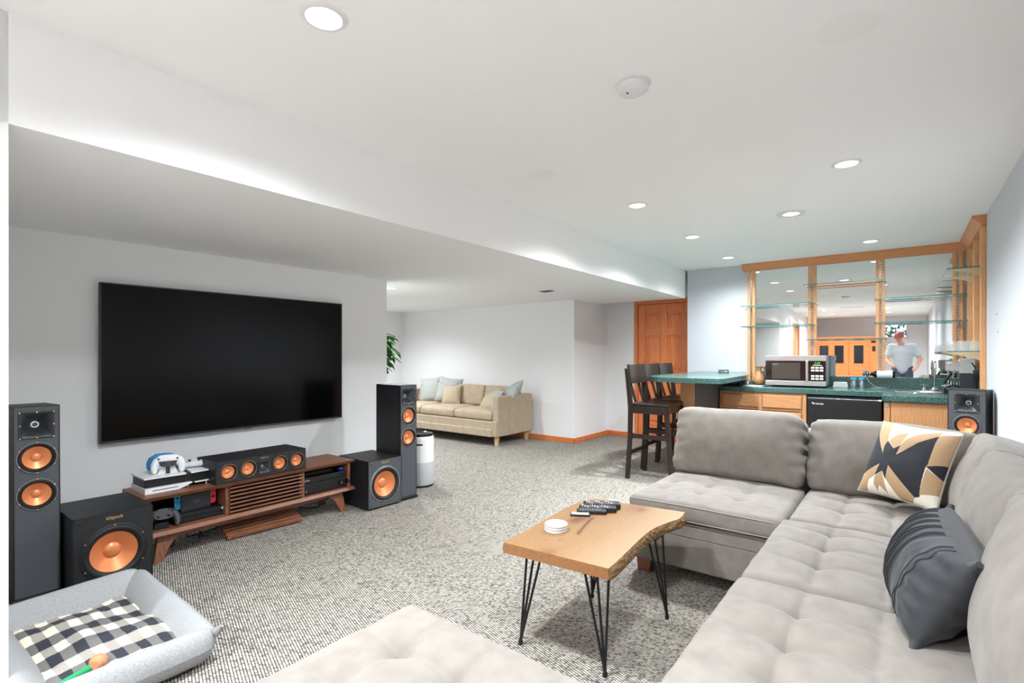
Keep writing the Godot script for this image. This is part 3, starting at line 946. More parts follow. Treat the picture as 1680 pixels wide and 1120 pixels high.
func build_bar_things() -> void:
	# microwave
	var mw := thing("microwave", "stainless and black microwave on the green counter", "microwave", Vector3(-1.0, 0.90, -6.78), 2.0)
	var W := 0.612
	var H := 0.345
	var zf := 0.225
	var cas := G.new().rb(Vector3(0, 0.018 + H / 2, -0.02), Vector3(W, H, 0.42), 0.006)
	part("housing", cas, M.grey, mw)
	part("front_trim", G.new().bx(Vector3(-W / 2, 0.3, 0.19), Vector3(W / 2, 0.363, zf), 0.006).bx(Vector3(-W / 2, 0.018, 0.19), Vector3(W / 2, 0.075, zf), 0.006), M.steel, mw)
	var dr := part("door", G.new().bx(Vector3(-W / 2 + 0.004, 0.075, 0.19), Vector3(0.105, 0.3, zf - 0.002), 0.003), M.blackgloss, mw)
	part("window", G.new().bx(Vector3(-0.235, 0.095, zf - 0.002), Vector3(0.055, 0.28, zf), 0), mat(col(70, 62, 56), 0.25), dr)
	part("handle", G.new().bx(Vector3(0.108, 0.07, 0.19), Vector3(0.137, 0.305, zf + 0.022), 0.008, 2), M.steel, mw)
	var pn := part("control_panel", G.new().bx(Vector3(0.139, 0.075, 0.19), Vector3(W / 2 - 0.004, 0.3, zf - 0.001), 0.003), M.blackgloss, mw)
	var disp := mat(col(30, 190, 60), 0.4)
	disp.emission_enabled = true
	disp.emission = Color(0.2, 0.9, 0.3)
	disp.emission_energy_multiplier = 0.6
	text("clock_display", "2:37", 0.022, disp, mw, xf(Vector3(0.222, 0.275, zf)), true)
	part("printed_line", G.new().rb(Vector3(0.222, 0.253, zf), Vector3(0.09, 0.006, 0.001), 0), M.white, mw)
	var key := G.new().rb(Vector3.ZERO, Vector3(0.034, 0.021, 0.003), 0.001).mesh()
	for r in 5:
		for c in 3:
			if r == 2:
				continue
			same("button", key, M.white, mw, xf(Vector3(0.178 + c * 0.042, 0.226 - r * 0.031, zf)))
	text("maker_badge", "Panasonic", 0.009, M.white, mw, xf(Vector3(-0.195, 0.262, zf + 0.001)))
	for x in [-0.24, 0.24]:
		for z in [-0.18, 0.14]:
			part("foot", G.new().lathe([Vector2(0, 0), Vector2(0.016, 0), Vector2(0.018, 0.02), Vector2(0, 0.02)], 12, xf(Vector3(x, 0, z))), M.black, mw)
	# turned wooden vase
	var vs := thing("wooden_vase", "turned pale wood vase left of the microwave", "vase", Vector3(-1.43, 0.90, -6.86))
	part("body", G.new().lathe([Vector2(0, 0), Vector2(0.035, 0), Vector2(0.058, 0.02), Vector2(0.066, 0.05), Vector2(0.062, 0.085), Vector2(0.045, 0.125), Vector2(0.03, 0.16), Vector2(0.026, 0.18), Vector2(0.03, 0.2), Vector2(0.045, 0.225), Vector2(0.05, 0.228), Vector2(0.042, 0.222), Vector2(0.024, 0.19), Vector2(0.0, 0.17)], 24), M.oak_y, vs)
	part("lip", G.new().tube([Vector3(0.035, 0.214, 0), Vector3(0.055, 0.226, 0), Vector3(0.064, 0.222, 0)], [0.012, 0.01, 0.004], 8), M.oak_y, vs)
	# jar with wooden lid
	var jr := thing("glass_jar", "glass jar with a flat wooden lid under the left shelf post", "jar", Vector3(-1.545, 0.90, -6.78))
	part("jar_body", G.new().lathe([Vector2(0, 0), Vector2(0.05, 0), Vector2(0.054, 0.01), Vector2(0.047, 0.05), Vector2(0.046, 0.115)], 24), M.clear, jr)
	part("contents", G.new().lathe([Vector2(0, 0.004), Vector2(0.044, 0.004), Vector2(0.042, 0.05), Vector2(0, 0.055)], 20), M.silver, jr)
	part("lid", G.new().lathe([Vector2(0, 0.115), Vector2(0.055, 0.115), Vector2(0.056, 0.128), Vector2(0, 0.13)], 24), M.pine_x, jr)
	# blue cup on its side
	var cp := thing("blue_cup", "small blue and navy cup lying under the bar top", "cup", Vector3(-1.66, 0.90, -6.72), 20)
	part("body", G.new().lathe([Vector2(0, 0), Vector2(0.026, 0), Vector2(0.036, 0.03), Vector2(0.038, 0.06), Vector2(0.034, 0.06), Vector2(0.03, 0.02), Vector2(0, 0.01)], 20, xf(Vector3(-0.03, 0.038, 0), 0, 0, -90)), mat(col(80, 170, 190), 0.3), cp)
	part("band", G.new().lathe([Vector2(0.037, 0.034), Vector2(0.0395, 0.046), Vector2(0.0395, 0.058)], 20, xf(Vector3(-0.03, 0.038, 0), 0, 0, -90)), mat(col(24, 40, 90), 0.3), cp)
	part("handle", G.new().tube([Vector3(-0.005, 0.07, 0.01), Vector3(0.0, 0.09, 0.012), Vector3(0.02, 0.09, 0.012), Vector3(0.026, 0.072, 0.01)], 0.005, 8), mat(col(24, 40, 90), 0.3), cp)
	solo("folded_cloth", G.new().soft(Vector3(-1.42, 0.904, -6.5), Vector3(0.2, 0.009, 0.2), 0.004, 10, 2, 10, func(p: Vector3, _o: Vector3, t: Vector3) -> Vector3: return p + Vector3(0, 0.002 * sin(t.x * 7.0) * cos(t.z * 5.0), 0)), mat(col(196, 216, 204), 0.9), "pale green cloth folded flat at the counter edge", "cloth", Vector3(-1.42, 0.90, -6.5))
	# crystal dish on the raised bar
	var ds := thing("crystal_dish", "small grey crystal dish on the raised bar top", "dish", Vector3(-1.78, 1.047, -6.6))
	part("bowl", G.new().lathe([Vector2(0, 0), Vector2(0.06, 0), Vector2(0.066, 0.012), Vector2(0.06, 0.024), Vector2(0.066, 0.038), Vector2(0.056, 0.04), Vector2(0.048, 0.014), Vector2(0, 0.01)], 14), mat(col(150, 152, 156), 0.12, 0.6), ds)
	# napkins
	var nk := thing("napkin_stack", "stack of folded white napkins beside the shakers", "napkins", Vector3(-0.585, 0.90, -6.93), 4)
	for i in 5:
		part("napkin", G.new().rb(Vector3(0.002 * (i % 3), 0.006 + i * 0.0115, 0), Vector3(0.145 - 0.004 * i, 0.0105, 0.13), 0.004), M.white, nk)
	# shakers
	for i in 2:
		var sh := thing("shaker", ["steel shaker with a blue cap, nearer the napkins", "steel shaker with a blue cap, nearer the wine bottle"][i], "shaker", Vector3(-0.455 + i * 0.075, 0.90, -6.91))
		part("body", G.new().lathe([Vector2(0, 0), Vector2(0.028, 0), Vector2(0.03, 0.006), Vector2(0.031, 0.045), Vector2(0.026, 0.075), Vector2(0.028, 0.092)], 20), M.silver, sh)
		part("cap", G.new().lathe([Vector2(0.029, 0.092), Vector2(0.031, 0.095), Vector2(0.03, 0.105), Vector2(0.02, 0.112), Vector2(0, 0.113)], 20), M.neonblue, sh)
	# wine bottle in its chrome cradle
	var bo := thing("wine_bottle", "dark wine bottle with a white label lying in a chrome holder", "bottle", Vector3(-0.2, 1.055, -6.93), 0)
	var lay := xf(Vector3(-0.19, 0, 0), 0, 0, -90)
	part("glass", G.new().lathe([Vector2(0, 0.02), Vector2(0.0155, 0.02), Vector2(0.0155, 0.03), Vector2(0.0135, 0.035), Vector2(0.014, 0.09), Vector2(0.02, 0.108), Vector2(0.034, 0.126), Vector2(0.038, 0.14), Vector2(0.038, 0.30), Vector2(0.034, 0.308), Vector2(0, 0.302)], 24, lay), M.blackgloss, bo)
	part("label", G.new().lathe([Vector2(0.0385, 0.148), Vector2(0.0388, 0.15), Vector2(0.0388, 0.285), Vector2(0.0385, 0.287)], 24, lay), M.white, bo)
	part("capsule", G.new().lathe([Vector2(0, 0.018), Vector2(0.0162, 0.018), Vector2(0.0162, 0.03), Vector2(0.0148, 0.07)], 20, lay), M.navy if false else M.darkgrey, bo)
	var ho := thing("bottle_holder", "curled chrome wire holder under the wine bottle", "bottle holder", Vector3(-0.3, 0.90, -6.93))
	var arc := []
	for i in 15:
		var a := float(i) / 14
		arc.append(Vector3(-0.04 + 0.15 * a * a, 0.15 * pow(1.0 - a, 1.5) + 0.004, 0))
	part("stem", G.new().tube(arc, 0.005, 8), M.chrome, ho)
	var foot := []
	for i in 16:
		var a := TAU * i / 16
		foot.append(Vector3(0.08 + 0.09 * cos(a), 0.005, 0.05 * sin(a)))
	part("foot_loop", G.new().tube(foot, 0.005, 8, true), M.chrome, ho)
	for k in 3:
		var ring := []
		for i in 14:
			var a := TAU * i / 14
			ring.append(Vector3(-0.05 + 0.022 * k, 0.155 + 0.026 * sin(a), 0.026 * cos(a)))
		part("neck_ring", G.new().tube(ring, 0.0045, 6, true), M.chrome, ho)
	for k in 4:
		var a := TAU * k / 4 + 0.6
		part("chrome_grape", G.new().lathe([Vector2(0, -0.016), Vector2(0.011, -0.011), Vector2(0.016, 0), Vector2(0.011, 0.011), Vector2(0, 0.016)], 10, xf(Vector3(-0.062 + 0.005 * k, 0.155 + 0.03 * sin(a), 0.03 * cos(a)))), M.chrome, ho)
	# sink and tap
	var sk := thing("sink", "round stainless bar sink let into the green counter", "sink", Vector3(0.13, 0.90, -6.5))
	part("bowl", G.new().lathe([Vector2(0.19, 0.004), Vector2(0.18, -0.035), Vector2(0.15, -0.05), Vector2(0.0, -0.052)], 36), M.steel, sk)
	part("rim", G.new().lathe([Vector2(0.188, 0.006), Vector2(0.19, 0.008), Vector2(0.21, 0.006), Vector2(0.216, 0.0)], 36), M.chrome, sk)
	var tp := thing("tap", "chrome two-handled bar tap with a tall spout", "tap", Vector3(0.245, 0.90, -6.80))
	part("base", G.new().lathe([Vector2(0, 0), Vector2(0.05, 0), Vector2(0.05, 0.012), Vector2(0.025, 0.02), Vector2(0.018, 0.035), Vector2(0, 0.04)], 20), M.chrome, tp)
	var sp := []
	for i in 14:
		var a := PI * i / 13
		sp.append(Vector3(0.0, 0.23 + 0.07 * sin(a), 0.07 - 0.07 * cos(a)))
	part("spout", G.new().tube([Vector3(0, 0.02, 0), Vector3(0, 0.12, 0)] + sp + [Vector3(0, 0.2, 0.14)], 0.0095, 10), M.chrome, tp)
	for s in [-1.0, 1.0]:
		var hd := part("handle", G.new().lathe([Vector2(0, 0), Vector2(0.02, 0), Vector2(0.02, 0.02), Vector2(0.012, 0.03), Vector2(0.014, 0.05), Vector2(0, 0.055)], 14, xf(Vector3(s * 0.085, 0, 0))), M.chrome, tp)
		part("lever", G.new().tube([Vector3(s * 0.055, 0.052, -0.01), Vector3(s * 0.085, 0.058, 0), Vector3(s * 0.115, 0.056, 0.02)], [0.006, 0.008, 0.008], 8), M.chrome, hd)
	# espresso machine in the corner
	var em := thing("espresso_machine", "pale grey and black espresso machine in the bar corner", "coffee machine", Vector3(0.462, 0.90, -6.42), 0)
	part("water_tank", G.new().ext([Vector2(-0.054, 0.2), Vector2(0.052, 0.2), Vector2(0.052, 0.345), Vector2(-0.054, 0.328)], -0.11, 0.10), mat(col(196, 195, 191), 0.4), em)
	part("body", G.new().rb(Vector3(0.0, 0.1, 0), Vector3(0.104, 0.2, 0.2), 0.006), M.darkgrey, em)
	part("steel_arm", G.new().rb(Vector3(-0.1, 0.262, 0.0), Vector3(0.1, 0.1, 0.12), 0.01, 2), M.steel, em)
	part("drip_tray", G.new().rb(Vector3(-0.11, 0.02, 0.02), Vector3(0.12, 0.04, 0.16), 0.006), M.black, em)
	part("group_head", G.new().lathe([Vector2(0, 0.15), Vector2(0.03, 0.15), Vector2(0.034, 0.17), Vector2(0.034, 0.215), Vector2(0, 0.215)], 18, xf(Vector3(-0.1, 0, 0.02))), M.chrome, em)
	part("lever", G.new().tube([Vector3(-0.165, 0.10, 0.10), Vector3(-0.135, 0.16, 0.11), Vector3(-0.108, 0.215, 0.11)], [0.012, 0.012, 0.010], 10), M.black, em)
	part("lever_tip", G.new().tube([Vector3(-0.108, 0.213, 0.11), Vector3(-0.102, 0.228, 0.11)], [0.010, 0.006], 10), M.chrome, em)
	part("steam_pipe", G.new().tube([Vector3(-0.05, 0.30, 0.09), Vector3(-0.075, 0.305, 0.1), Vector3(-0.11, 0.29, 0.1), Vector3(-0.14, 0.285, 0.09)], 0.004, 8), M.chrome, em)
	part("arched_guard", G.new().tube([Vector3(-0.17, 0.045, 0.12), Vector3(-0.14, 0.075, 0.125), Vector3(-0.1, 0.086, 0.125), Vector3(-0.06, 0.075, 0.125), Vector3(-0.04, 0.045, 0.12)], 0.009, 8), M.black, em)
	var cg := thing("coffee_grinder", "slim black hand coffee grinder by the end post behind the rear speaker", "coffee grinder", Vector3(0.506, 0.90, -6.14))
	part("body", G.new().lathe([Vector2(0, 0), Vector2(0.024, 0), Vector2(0.024, 0.03), Vector2(0.017, 0.05), Vector2(0.017, 0.14), Vector2(0.022, 0.15), Vector2(0.022, 0.19), Vector2(0, 0.2)], 20), M.black, cg)
	part("hopper", G.new().lathe([Vector2(0.016, 0.2), Vector2(0.022, 0.22), Vector2(0.02, 0.235), Vector2(0, 0.24)], 20), M.darkgrey, cg)
	part("crank", G.new().tube([Vector3(0, 0.235, 0), Vector3(-0.012, 0.27, 0.01), Vector3(-0.03, 0.30, 0.015)], 0.005, 8), M.black, cg)
	# wire filter basket
	var fb := thing("dish_rack", "small chrome wire cup rack on the espresso machine's drip tray", "rack", Vector3(0.36, 0.94, -6.38))
	for i in 6:
		var arcp := []
		for j in 9:
			var a := PI * j / 8
			arcp.append(Vector3(-0.05 + i * 0.02, 0.003 + 0.085 * sin(a), 0.04 * cos(a)))
		part("wire", G.new().tube(arcp, 0.0025, 6), M.chrome, fb)
	part("rail", G.new().bx(Vector3(-0.058, 0, -0.044), Vector3(0.058, 0.006, -0.038), 0.001).bx(Vector3(-0.058, 0, 0.038), Vector3(0.058, 0.006, 0.044), 0.001), M.chrome, fb)
	# tumblers on the side shelf
	var spots := [[0.325, -5.88], [0.395, -5.86], [0.465, -5.88], [0.345, -5.98], [0.425, -5.99], [0.5, -5.99], [0.33, -6.10], [0.41, -6.12], [0.49, -6.11], [0.36, -6.24], [0.44, -6.25]]
	var names := ["front left", "front middle", "front right", "second row left", "second row middle", "second row right", "third row left", "third row middle", "third row right", "back left", "back right"]
	var tum: Node3D = null
	for i in spots.size():
		var at := Vector3(spots[i][0], 1.305, spots[i][1])
		var lb: String = "clear upturned tumbler on the side shelf, %s of the cluster" % names[i]
		if tum == null:
			tum = thing("tumbler", lb, "glass", at, 0, "tumblers on the side shelf")
			part("cup", G.new().lathe([Vector2(0.034, 0), Vector2(0.037, 0.0), Vector2(0.035, 0.05), Vector2(0.03, 0.085), Vector2(0.026, 0.09), Vector2(0, 0.09)], 20).lathe([Vector2(0, 0.076), Vector2(0.026, 0.076), Vector2(0.031, 0.05), Vector2(0.034, 0.0)], 20), M.clear, tum)
		else:
			copy_of(tum, at, i * 30.0, lb)
	# marks on the right wall
	for q in [[-5.145, 1.571, "upper"], [-5.09, 1.44, "lower"]]:
		var an := solo("wall_anchor", G.new().lathe([Vector2(0, 0), Vector2(0.0, 0.0), Vector2(0.006, 0.0), Vector2(0.005, 0.003), Vector2(0, 0.003)], 10, xf(Vector3(RW, q[1], q[0]), 0, 0, 90)), M.grey, "%s small grey screw left in the white right wall" % q[2], "screw", Vector3(RW, q[1], q[0]))

func build_stools() -> void:
	# local +z is the way the sitter looks
	var t := thing("bar_stool", "dark wooden bar stool nearest the camera at the raised bar", "bar stool", Vector3(-2.035, 0, -5.08), 90, "dark wooden bar stools at the raised bar")
	var hw := 0.215
	var seat := G.new().soft(Vector3(0, 0.765, 0.01), Vector3(0.44, 0.03, 0.40), 0.012, 16, 3, 14, func(p: Vector3, o: Vector3, q: Vector3) -> Vector3:
		if o.y > 0.3:
			p.y -= 0.008 * (1.0 - q.x * q.x) * (1.0 - q.z * q.z)
		return p)
	part("seat", seat, M.espresso, t)
	for s in [-1.0, 1.0]:
		# back leg runs up to the top rail, kinked at the seat
		part("back_post", G.new().ext([Vector2(-0.245, 0), Vector2(-0.205, 0), Vector2(-0.175, 0.45), Vector2(-0.168, 0.74), Vector2(-0.178, 0.85), Vector2(-0.222, 1.13), Vector2(-0.25, 1.13), Vector2(-0.222, 0.85), Vector2(-0.212, 0.72), Vector2(-0.215, 0.45)], -0.016, 0.016, Transform3D(Basis(Vector3(0, 0, 1), Vector3(0, 1, 0), Vector3(-1, 0, 0)), Vector3(s * hw, 0, 0))), M.espresso, t)
		part("front_leg", G.new().ext([Vector2(0.215, 0), Vector2(0.245, 0), Vector2(0.205, 0.75), Vector2(0.155, 0.75)], -0.016, 0.016, Transform3D(Basis(Vector3(0, 0, 1), Vector3(0, 1, 0), Vector3(-1, 0, 0)), Vector3(s * (hw - 0.02), 0, 0))), M.espresso, t)
		part("side_apron", G.new().bx(Vector3(s * hw - 0.012, 0.675, -0.19), Vector3(s * hw + 0.012 - s * 0.014, 0.75, 0.19), 0.003), M.espresso, t)
		part("side_stretcher", G.new().bx(Vector3(s * (hw - 0.01) - 0.011, 0.42, -0.19), Vector3(s * (hw - 0.01) + 0.011, 0.465, 0.2), 0.003), M.espresso, t)
	part("front_apron", G.new().bx(Vector3(-0.2, 0.68, 0.165), Vector3(0.2, 0.75, 0.187), 0.003), M.espresso, t)
	part("footrest", G.new().bx(Vector3(-0.2, 0.27, 0.195), Vector3(0.2, 0.31, 0.222), 0.004), M.espresso, t)
	part("back_stretcher", G.new().bx(Vector3(-0.2, 0.25, -0.215), Vector3(0.2, 0.29, -0.195), 0.003), M.espresso, t)
	# curved top rail
	var pts := []
	var pin := []
	for i in 13:
		var u := -1.0 + i / 6.0
		pts.append(Vector2(u * 0.205, -0.038 * (1.0 - u * u)))
		pin.append(Vector2(u * 0.205, -0.038 * (1.0 - u * u) + 0.02))
	pin.reverse()
	var rail := Transform3D(Basis(Vector3(1, 0, 0), Vector3(0, 0, 1), Vector3(0, -1, 0)).rotated(Vector3.RIGHT, -0.15), Vector3(0, 1.17, -0.236))
	part("top_rail", G.new().ext(pts + pin, 0.0, 0.2, rail, 0.5), M.espresso, t)
	for s in [-0.5, 0.5]:
		part("back_slat", G.new().ext([Vector2(-0.178, 0.78), Vector2(-0.192, 0.78), Vector2(-0.26, 1.0), Vector2(-0.246, 1.0)], -0.022, 0.022, Transform3D(Basis(Vector3(0, 0, 1), Vector3(0, 1, 0), Vector3(-1, 0, 0)), Vector3(s * 0.2, 0, 0))), M.espresso, t)
	copy_of(t, Vector3(-2.09, 0, -5.585), 91, "dark wooden bar stool in the middle of the three at the raised bar")
	copy_of(t, Vector3(-2.11, 0, -6.09), 89, "dark wooden bar stool farthest from the camera, nearest the door")

# ---------------------------------------------------------------- sectional, ottoman, pillows, table
func tufted(x0: float, x1: float, z0: float, z1: float, y0: float, y1: float, tx: Array, tz: Array, seam_x: Array, seam_z: Array, fade: Vector4, sd: int) -> G:
	var n := FastNoiseLite.new()
	n.seed = sd
	n.frequency = 3.5
	n.fractal_octaves = 3
	var c := Vector3((x0 + x1) / 2, (y0 + y1) / 2, (z0 + z1) / 2)
	var fn := func(p: Vector3, o: Vector3, t: Vector3) -> Vector3:
		var w := p + c
		var up := clampf(o.y * 1.5, 0.0, 1.0)
		var q := p
		if up > 0.0:
			var ax: float = absf(t.x)
			var az: float = absf(t.z)
			var dy := 0.022 * (1.0 - ax * ax * ax * ax) * (1.0 - az * az * az * az)
			# the seams run between tufts and die out towards the edges
			var ex: float = smoothstep(fade.x, fade.x + 0.16, w.x) * (1.0 - smoothstep(fade.y - 0.02, fade.y + 0.02, w.x))
			var ez: float = smoothstep(fade.z, fade.z + 0.06, w.z) * (1.0 - smoothstep(fade.w - 0.06, fade.w, w.z))
			for z in seam_z:
				var d: float = (w.z - z) / 0.012
				var d2: float = (w.z - z) / 0.06
				dy -= (0.010 * exp(-d * d) + 0.014 * exp(-d2 * d2)) * ex
			for x in seam_x:
				var d: float = (w.x - x) / 0.012
				var d3: float = (w.x - x) / 0.045
				dy -= (0.008 * exp(-d * d) + 0.006 * exp(-d3 * d3)) * ez
			for x in tx:
				for z in tz:
					var dd := Vector2(w.x - x, w.z - z).length_squared()
					if dd < 0.03:
						dy -= 0.016 * exp(-dd / 0.0006) + 0.014 * exp(-dd / 0.004)
			q.y += dy * up
		q += o * 0.005 * n.get_noise_3d(w.x, w.y * 2.0, w.z)
		return q
	return G.new().soft(c, Vector3(x1 - x0, y1 - y0, z1 - z0), 0.035, int((x1 - x0) / 0.0098), 8, int((z1 - z0) / 0.0098), fn)

# back cushion standing in local xy, front towards +z, base on y = 0
func back_cushion(w: float, h: float, d: float, sd: int, sag := 0.0, puff := 1.0) -> G:
	var n := FastNoiseLite.new()
	n.seed = sd
	n.frequency = 2.2
	n.fractal_octaves = 4
	var fn := func(p: Vector3, o: Vector3, t: Vector3) -> Vector3:
		var q := p
		var bx: float = 1.0 - t.x * t.x
		var by: float = 1.0 - t.y * t.y
		q.z += signf(o.z) * absf(o.z) * 0.055 * puff * bx * by
		q.y += 0.016 * puff * clampf(o.y, 0, 1) * bx - sag * clampf((t.y + 1.0) / 2, 0, 1) * (0.5 + 0.5 * t.x)
		# corners pull in, side wrinkles
		var k: float = pow(absf(t.x), 6.0) * pow(absf(t.y), 6.0)
		q.x -= 0.018 * puff * signf(t.x) * k
		q.x += 0.012 * signf(t.x) * clampf(-t.y, 0.0, 1.0)
		var edge: float = smoothstep(0.72, 1.0, absf(t.x))
		q += o * (0.012 * n.get_noise_3d(q.x, q.y, q.z * 2.0) + edge * 0.0035 * sin(q.y * 80.0 + 3.0 * n.get_noise_2d(q.x * 3.0, q.y * 3.0)))
		return q
	return G.new().soft(Vector3(0, h / 2, 0), Vector3(w, h, d), 0.038, 44, 30, 14, fn)

func build_sectional() -> void:
	var s := thing("sectional_sofa", "large light grey L-shaped sectional with tufted seats along the right wall", "sofa", Vector3(0, 0, -2.6))
	# bases
	part("base_panel", G.new().bx(Vector3(-1.272, 0.085, -3.93), Vector3(-0.47, 0.268, -2.80), 0.012, 2), M.sofa, s, true)
	part("base_panel", G.new().bx(Vector3(-1.268, 0.262, -3.93), Vector3(-0.47, 0.345, -2.797), 0.01, 2), M.sofa, s, true)
	part("base_panel", G.new().bx(Vector3(-0.472, 0.085, -3.93), Vector3(0.5, 0.268, -1.2), 0.012, 2), M.sofa, s, true)
	part("base_panel", G.new().bx(Vector3(-0.468, 0.262, -3.93), Vector3(0.5, 0.345, -1.2), 0.01, 2), M.sofa, s, true)
	part("back_frame", G.new().bx(Vector3(-1.26, 0.33, -3.95), Vector3(0.5, 0.78, -3.80), 0.03, 2), M.sofa, s, true)
	part("back_frame", G.new().bx(Vector3(0.40, 0.33, -3.9), Vector3(0.525, 0.78, -1.2), 0.03, 2), M.sofa, s, true)
	for q in [[-1.215, -2.875], [-1.215, -3.85], [0.42, -3.85], [-0.4, -1.3], [0.42, -1.3]]:
		part("leg", G.new().ext([Vector2(-0.035, 0), Vector2(0.035, 0), Vector2(0.045, 0.09), Vector2(-0.045, 0.09)], -0.04, 0.04, xf(Vector3(q[0], 0, q[1]))), M.walnut_x, s, true)
	# seats
	part("seat_cushion", tufted(-1.285, -0.475, -3.56, -2.765, 0.35, 0.452, [-1.17, -0.95, -0.735], [-3.38, -3.2, -3.02], [], [], Vector4(-1.3, -0.4, -3.6, -2.7), 1), M.sofa, s, true)
	part("seat_cushion", tufted(-0.47, 0.3, -3.6, -2.86, 0.35, 0.452, [-0.25], [-3.17, -3.4], [-0.25, -0.045], [-3.17, -3.4], Vector4(-0.46, -0.045, -3.6, -2.86), 2), M.sofa, s, true)
	part("seat_cushion", tufted(-0.495, 0.3, -2.86, -2.035, 0.35, 0.452, [-0.265], [-2.74, -2.52, -2.30], [-0.265, -0.05], [-2.74, -2.52, -2.30], Vector4(-0.5, -0.05, -2.86, -2.04), 3), M.sofa, s, true)
	part("seat_cushion", tufted(-0.50, 0.3, -2.03, -1.19, 0.35, 0.452, [-0.265], [-1.84, -1.62, -1.41], [-0.265, -0.05], [-1.84, -1.62, -1.41], Vector4(-0.5, -0.05, -2.03, -1.2), 4), M.sofa, s, true)
	# piping along the front edge of each seat
	var wl := G.new()
	wl.tube([Vector3(-1.281, 0.437, -3.4), Vector3(-1.281, 0.437, -2.82), Vector3(-1.27, 0.438, -2.78), Vector3(-1.24, 0.44, -2.767), Vector3(-0.9, 0.446, -2.764), Vector3(-0.52, 0.44, -2.767), Vector3(-0.485, 0.437, -2.785)], 0.0026, 6)
	part("piping", wl, M.welt, s, true)
	part("piping", G.new().tube([Vector3(-1.279, 0.362, -3.4), Vector3(-1.279, 0.362, -2.80), Vector3(-1.25, 0.362, -2.77), Vector3(-0.5, 0.362, -2.768)], 0.003, 6), M.welt, s, true)
	# back cushions
	part("back_cushion", back_cushion(0.795, 0.44, 0.23, 11).moved(xf(Vector3(-0.885, 0.445, -3.575), -14, -2, 0)), M.sofa, s, true)
	part("back_cushion", back_cushion(0.80, 0.43, 0.23, 12, 0.02).moved(xf(Vector3(-0.065, 0.44, -3.60), -14, 0, 0)), M.sofa, s, true)
	part("back_cushion", back_cushion(0.66, 0.42, 0.24, 13).moved(xf(Vector3(0.295, 0.445, -3.22), -16, -90, 0)), M.sofa, s, true)
	part("back_cushion", back_cushion(0.84, 0.42, 0.26, 14).moved(xf(Vector3(0.285, 0.445, -2.47), -16, -90, 0)), M.sofa, s, true)
	part("back_cushion", back_cushion(0.86, 0.42, 0.27, 15).moved(xf(Vector3(0.275, 0.445, -1.62), -14, -90, 0)), M.sofa, s, true)
	# ottoman nearest the camera
	var o := thing("ottoman", "square tufted light grey ottoman in the foreground", "ottoman", Vector3(-0.89, 0, -0.72), 0)
	part("cushion", tufted(-1.295, -0.49, -1.125, -0.32, 0.34, 0.458, [-1.105, -0.893, -0.68], [-0.925, -0.715, -0.505], [-1.105, -0.893, -0.68], [-0.925, -0.715, -0.505], Vector4(-1.3, -0.5, -1.11, -0.33), 5), M.sofa, o, true)
	part("base", G.new().bx(Vector3(-1.28, 0.085, -1.11), Vector3(-0.505, 0.345, -0.335), 0.015, 2), M.sofa, o, true)
	for q in [[-1.22, -1.05], [-0.56, -1.05], [-1.22, -0.39], [-0.56, -0.39]]:
		part("leg", G.new().ext([Vector2(-0.035, 0), Vector2(0.035, 0), Vector2(0.045, 0.09), Vector2(-0.045, 0.09)], -0.04, 0.04, xf(Vector3(q[0], 0, q[1]))), M.walnut_x, o, true)
	build_pillows()

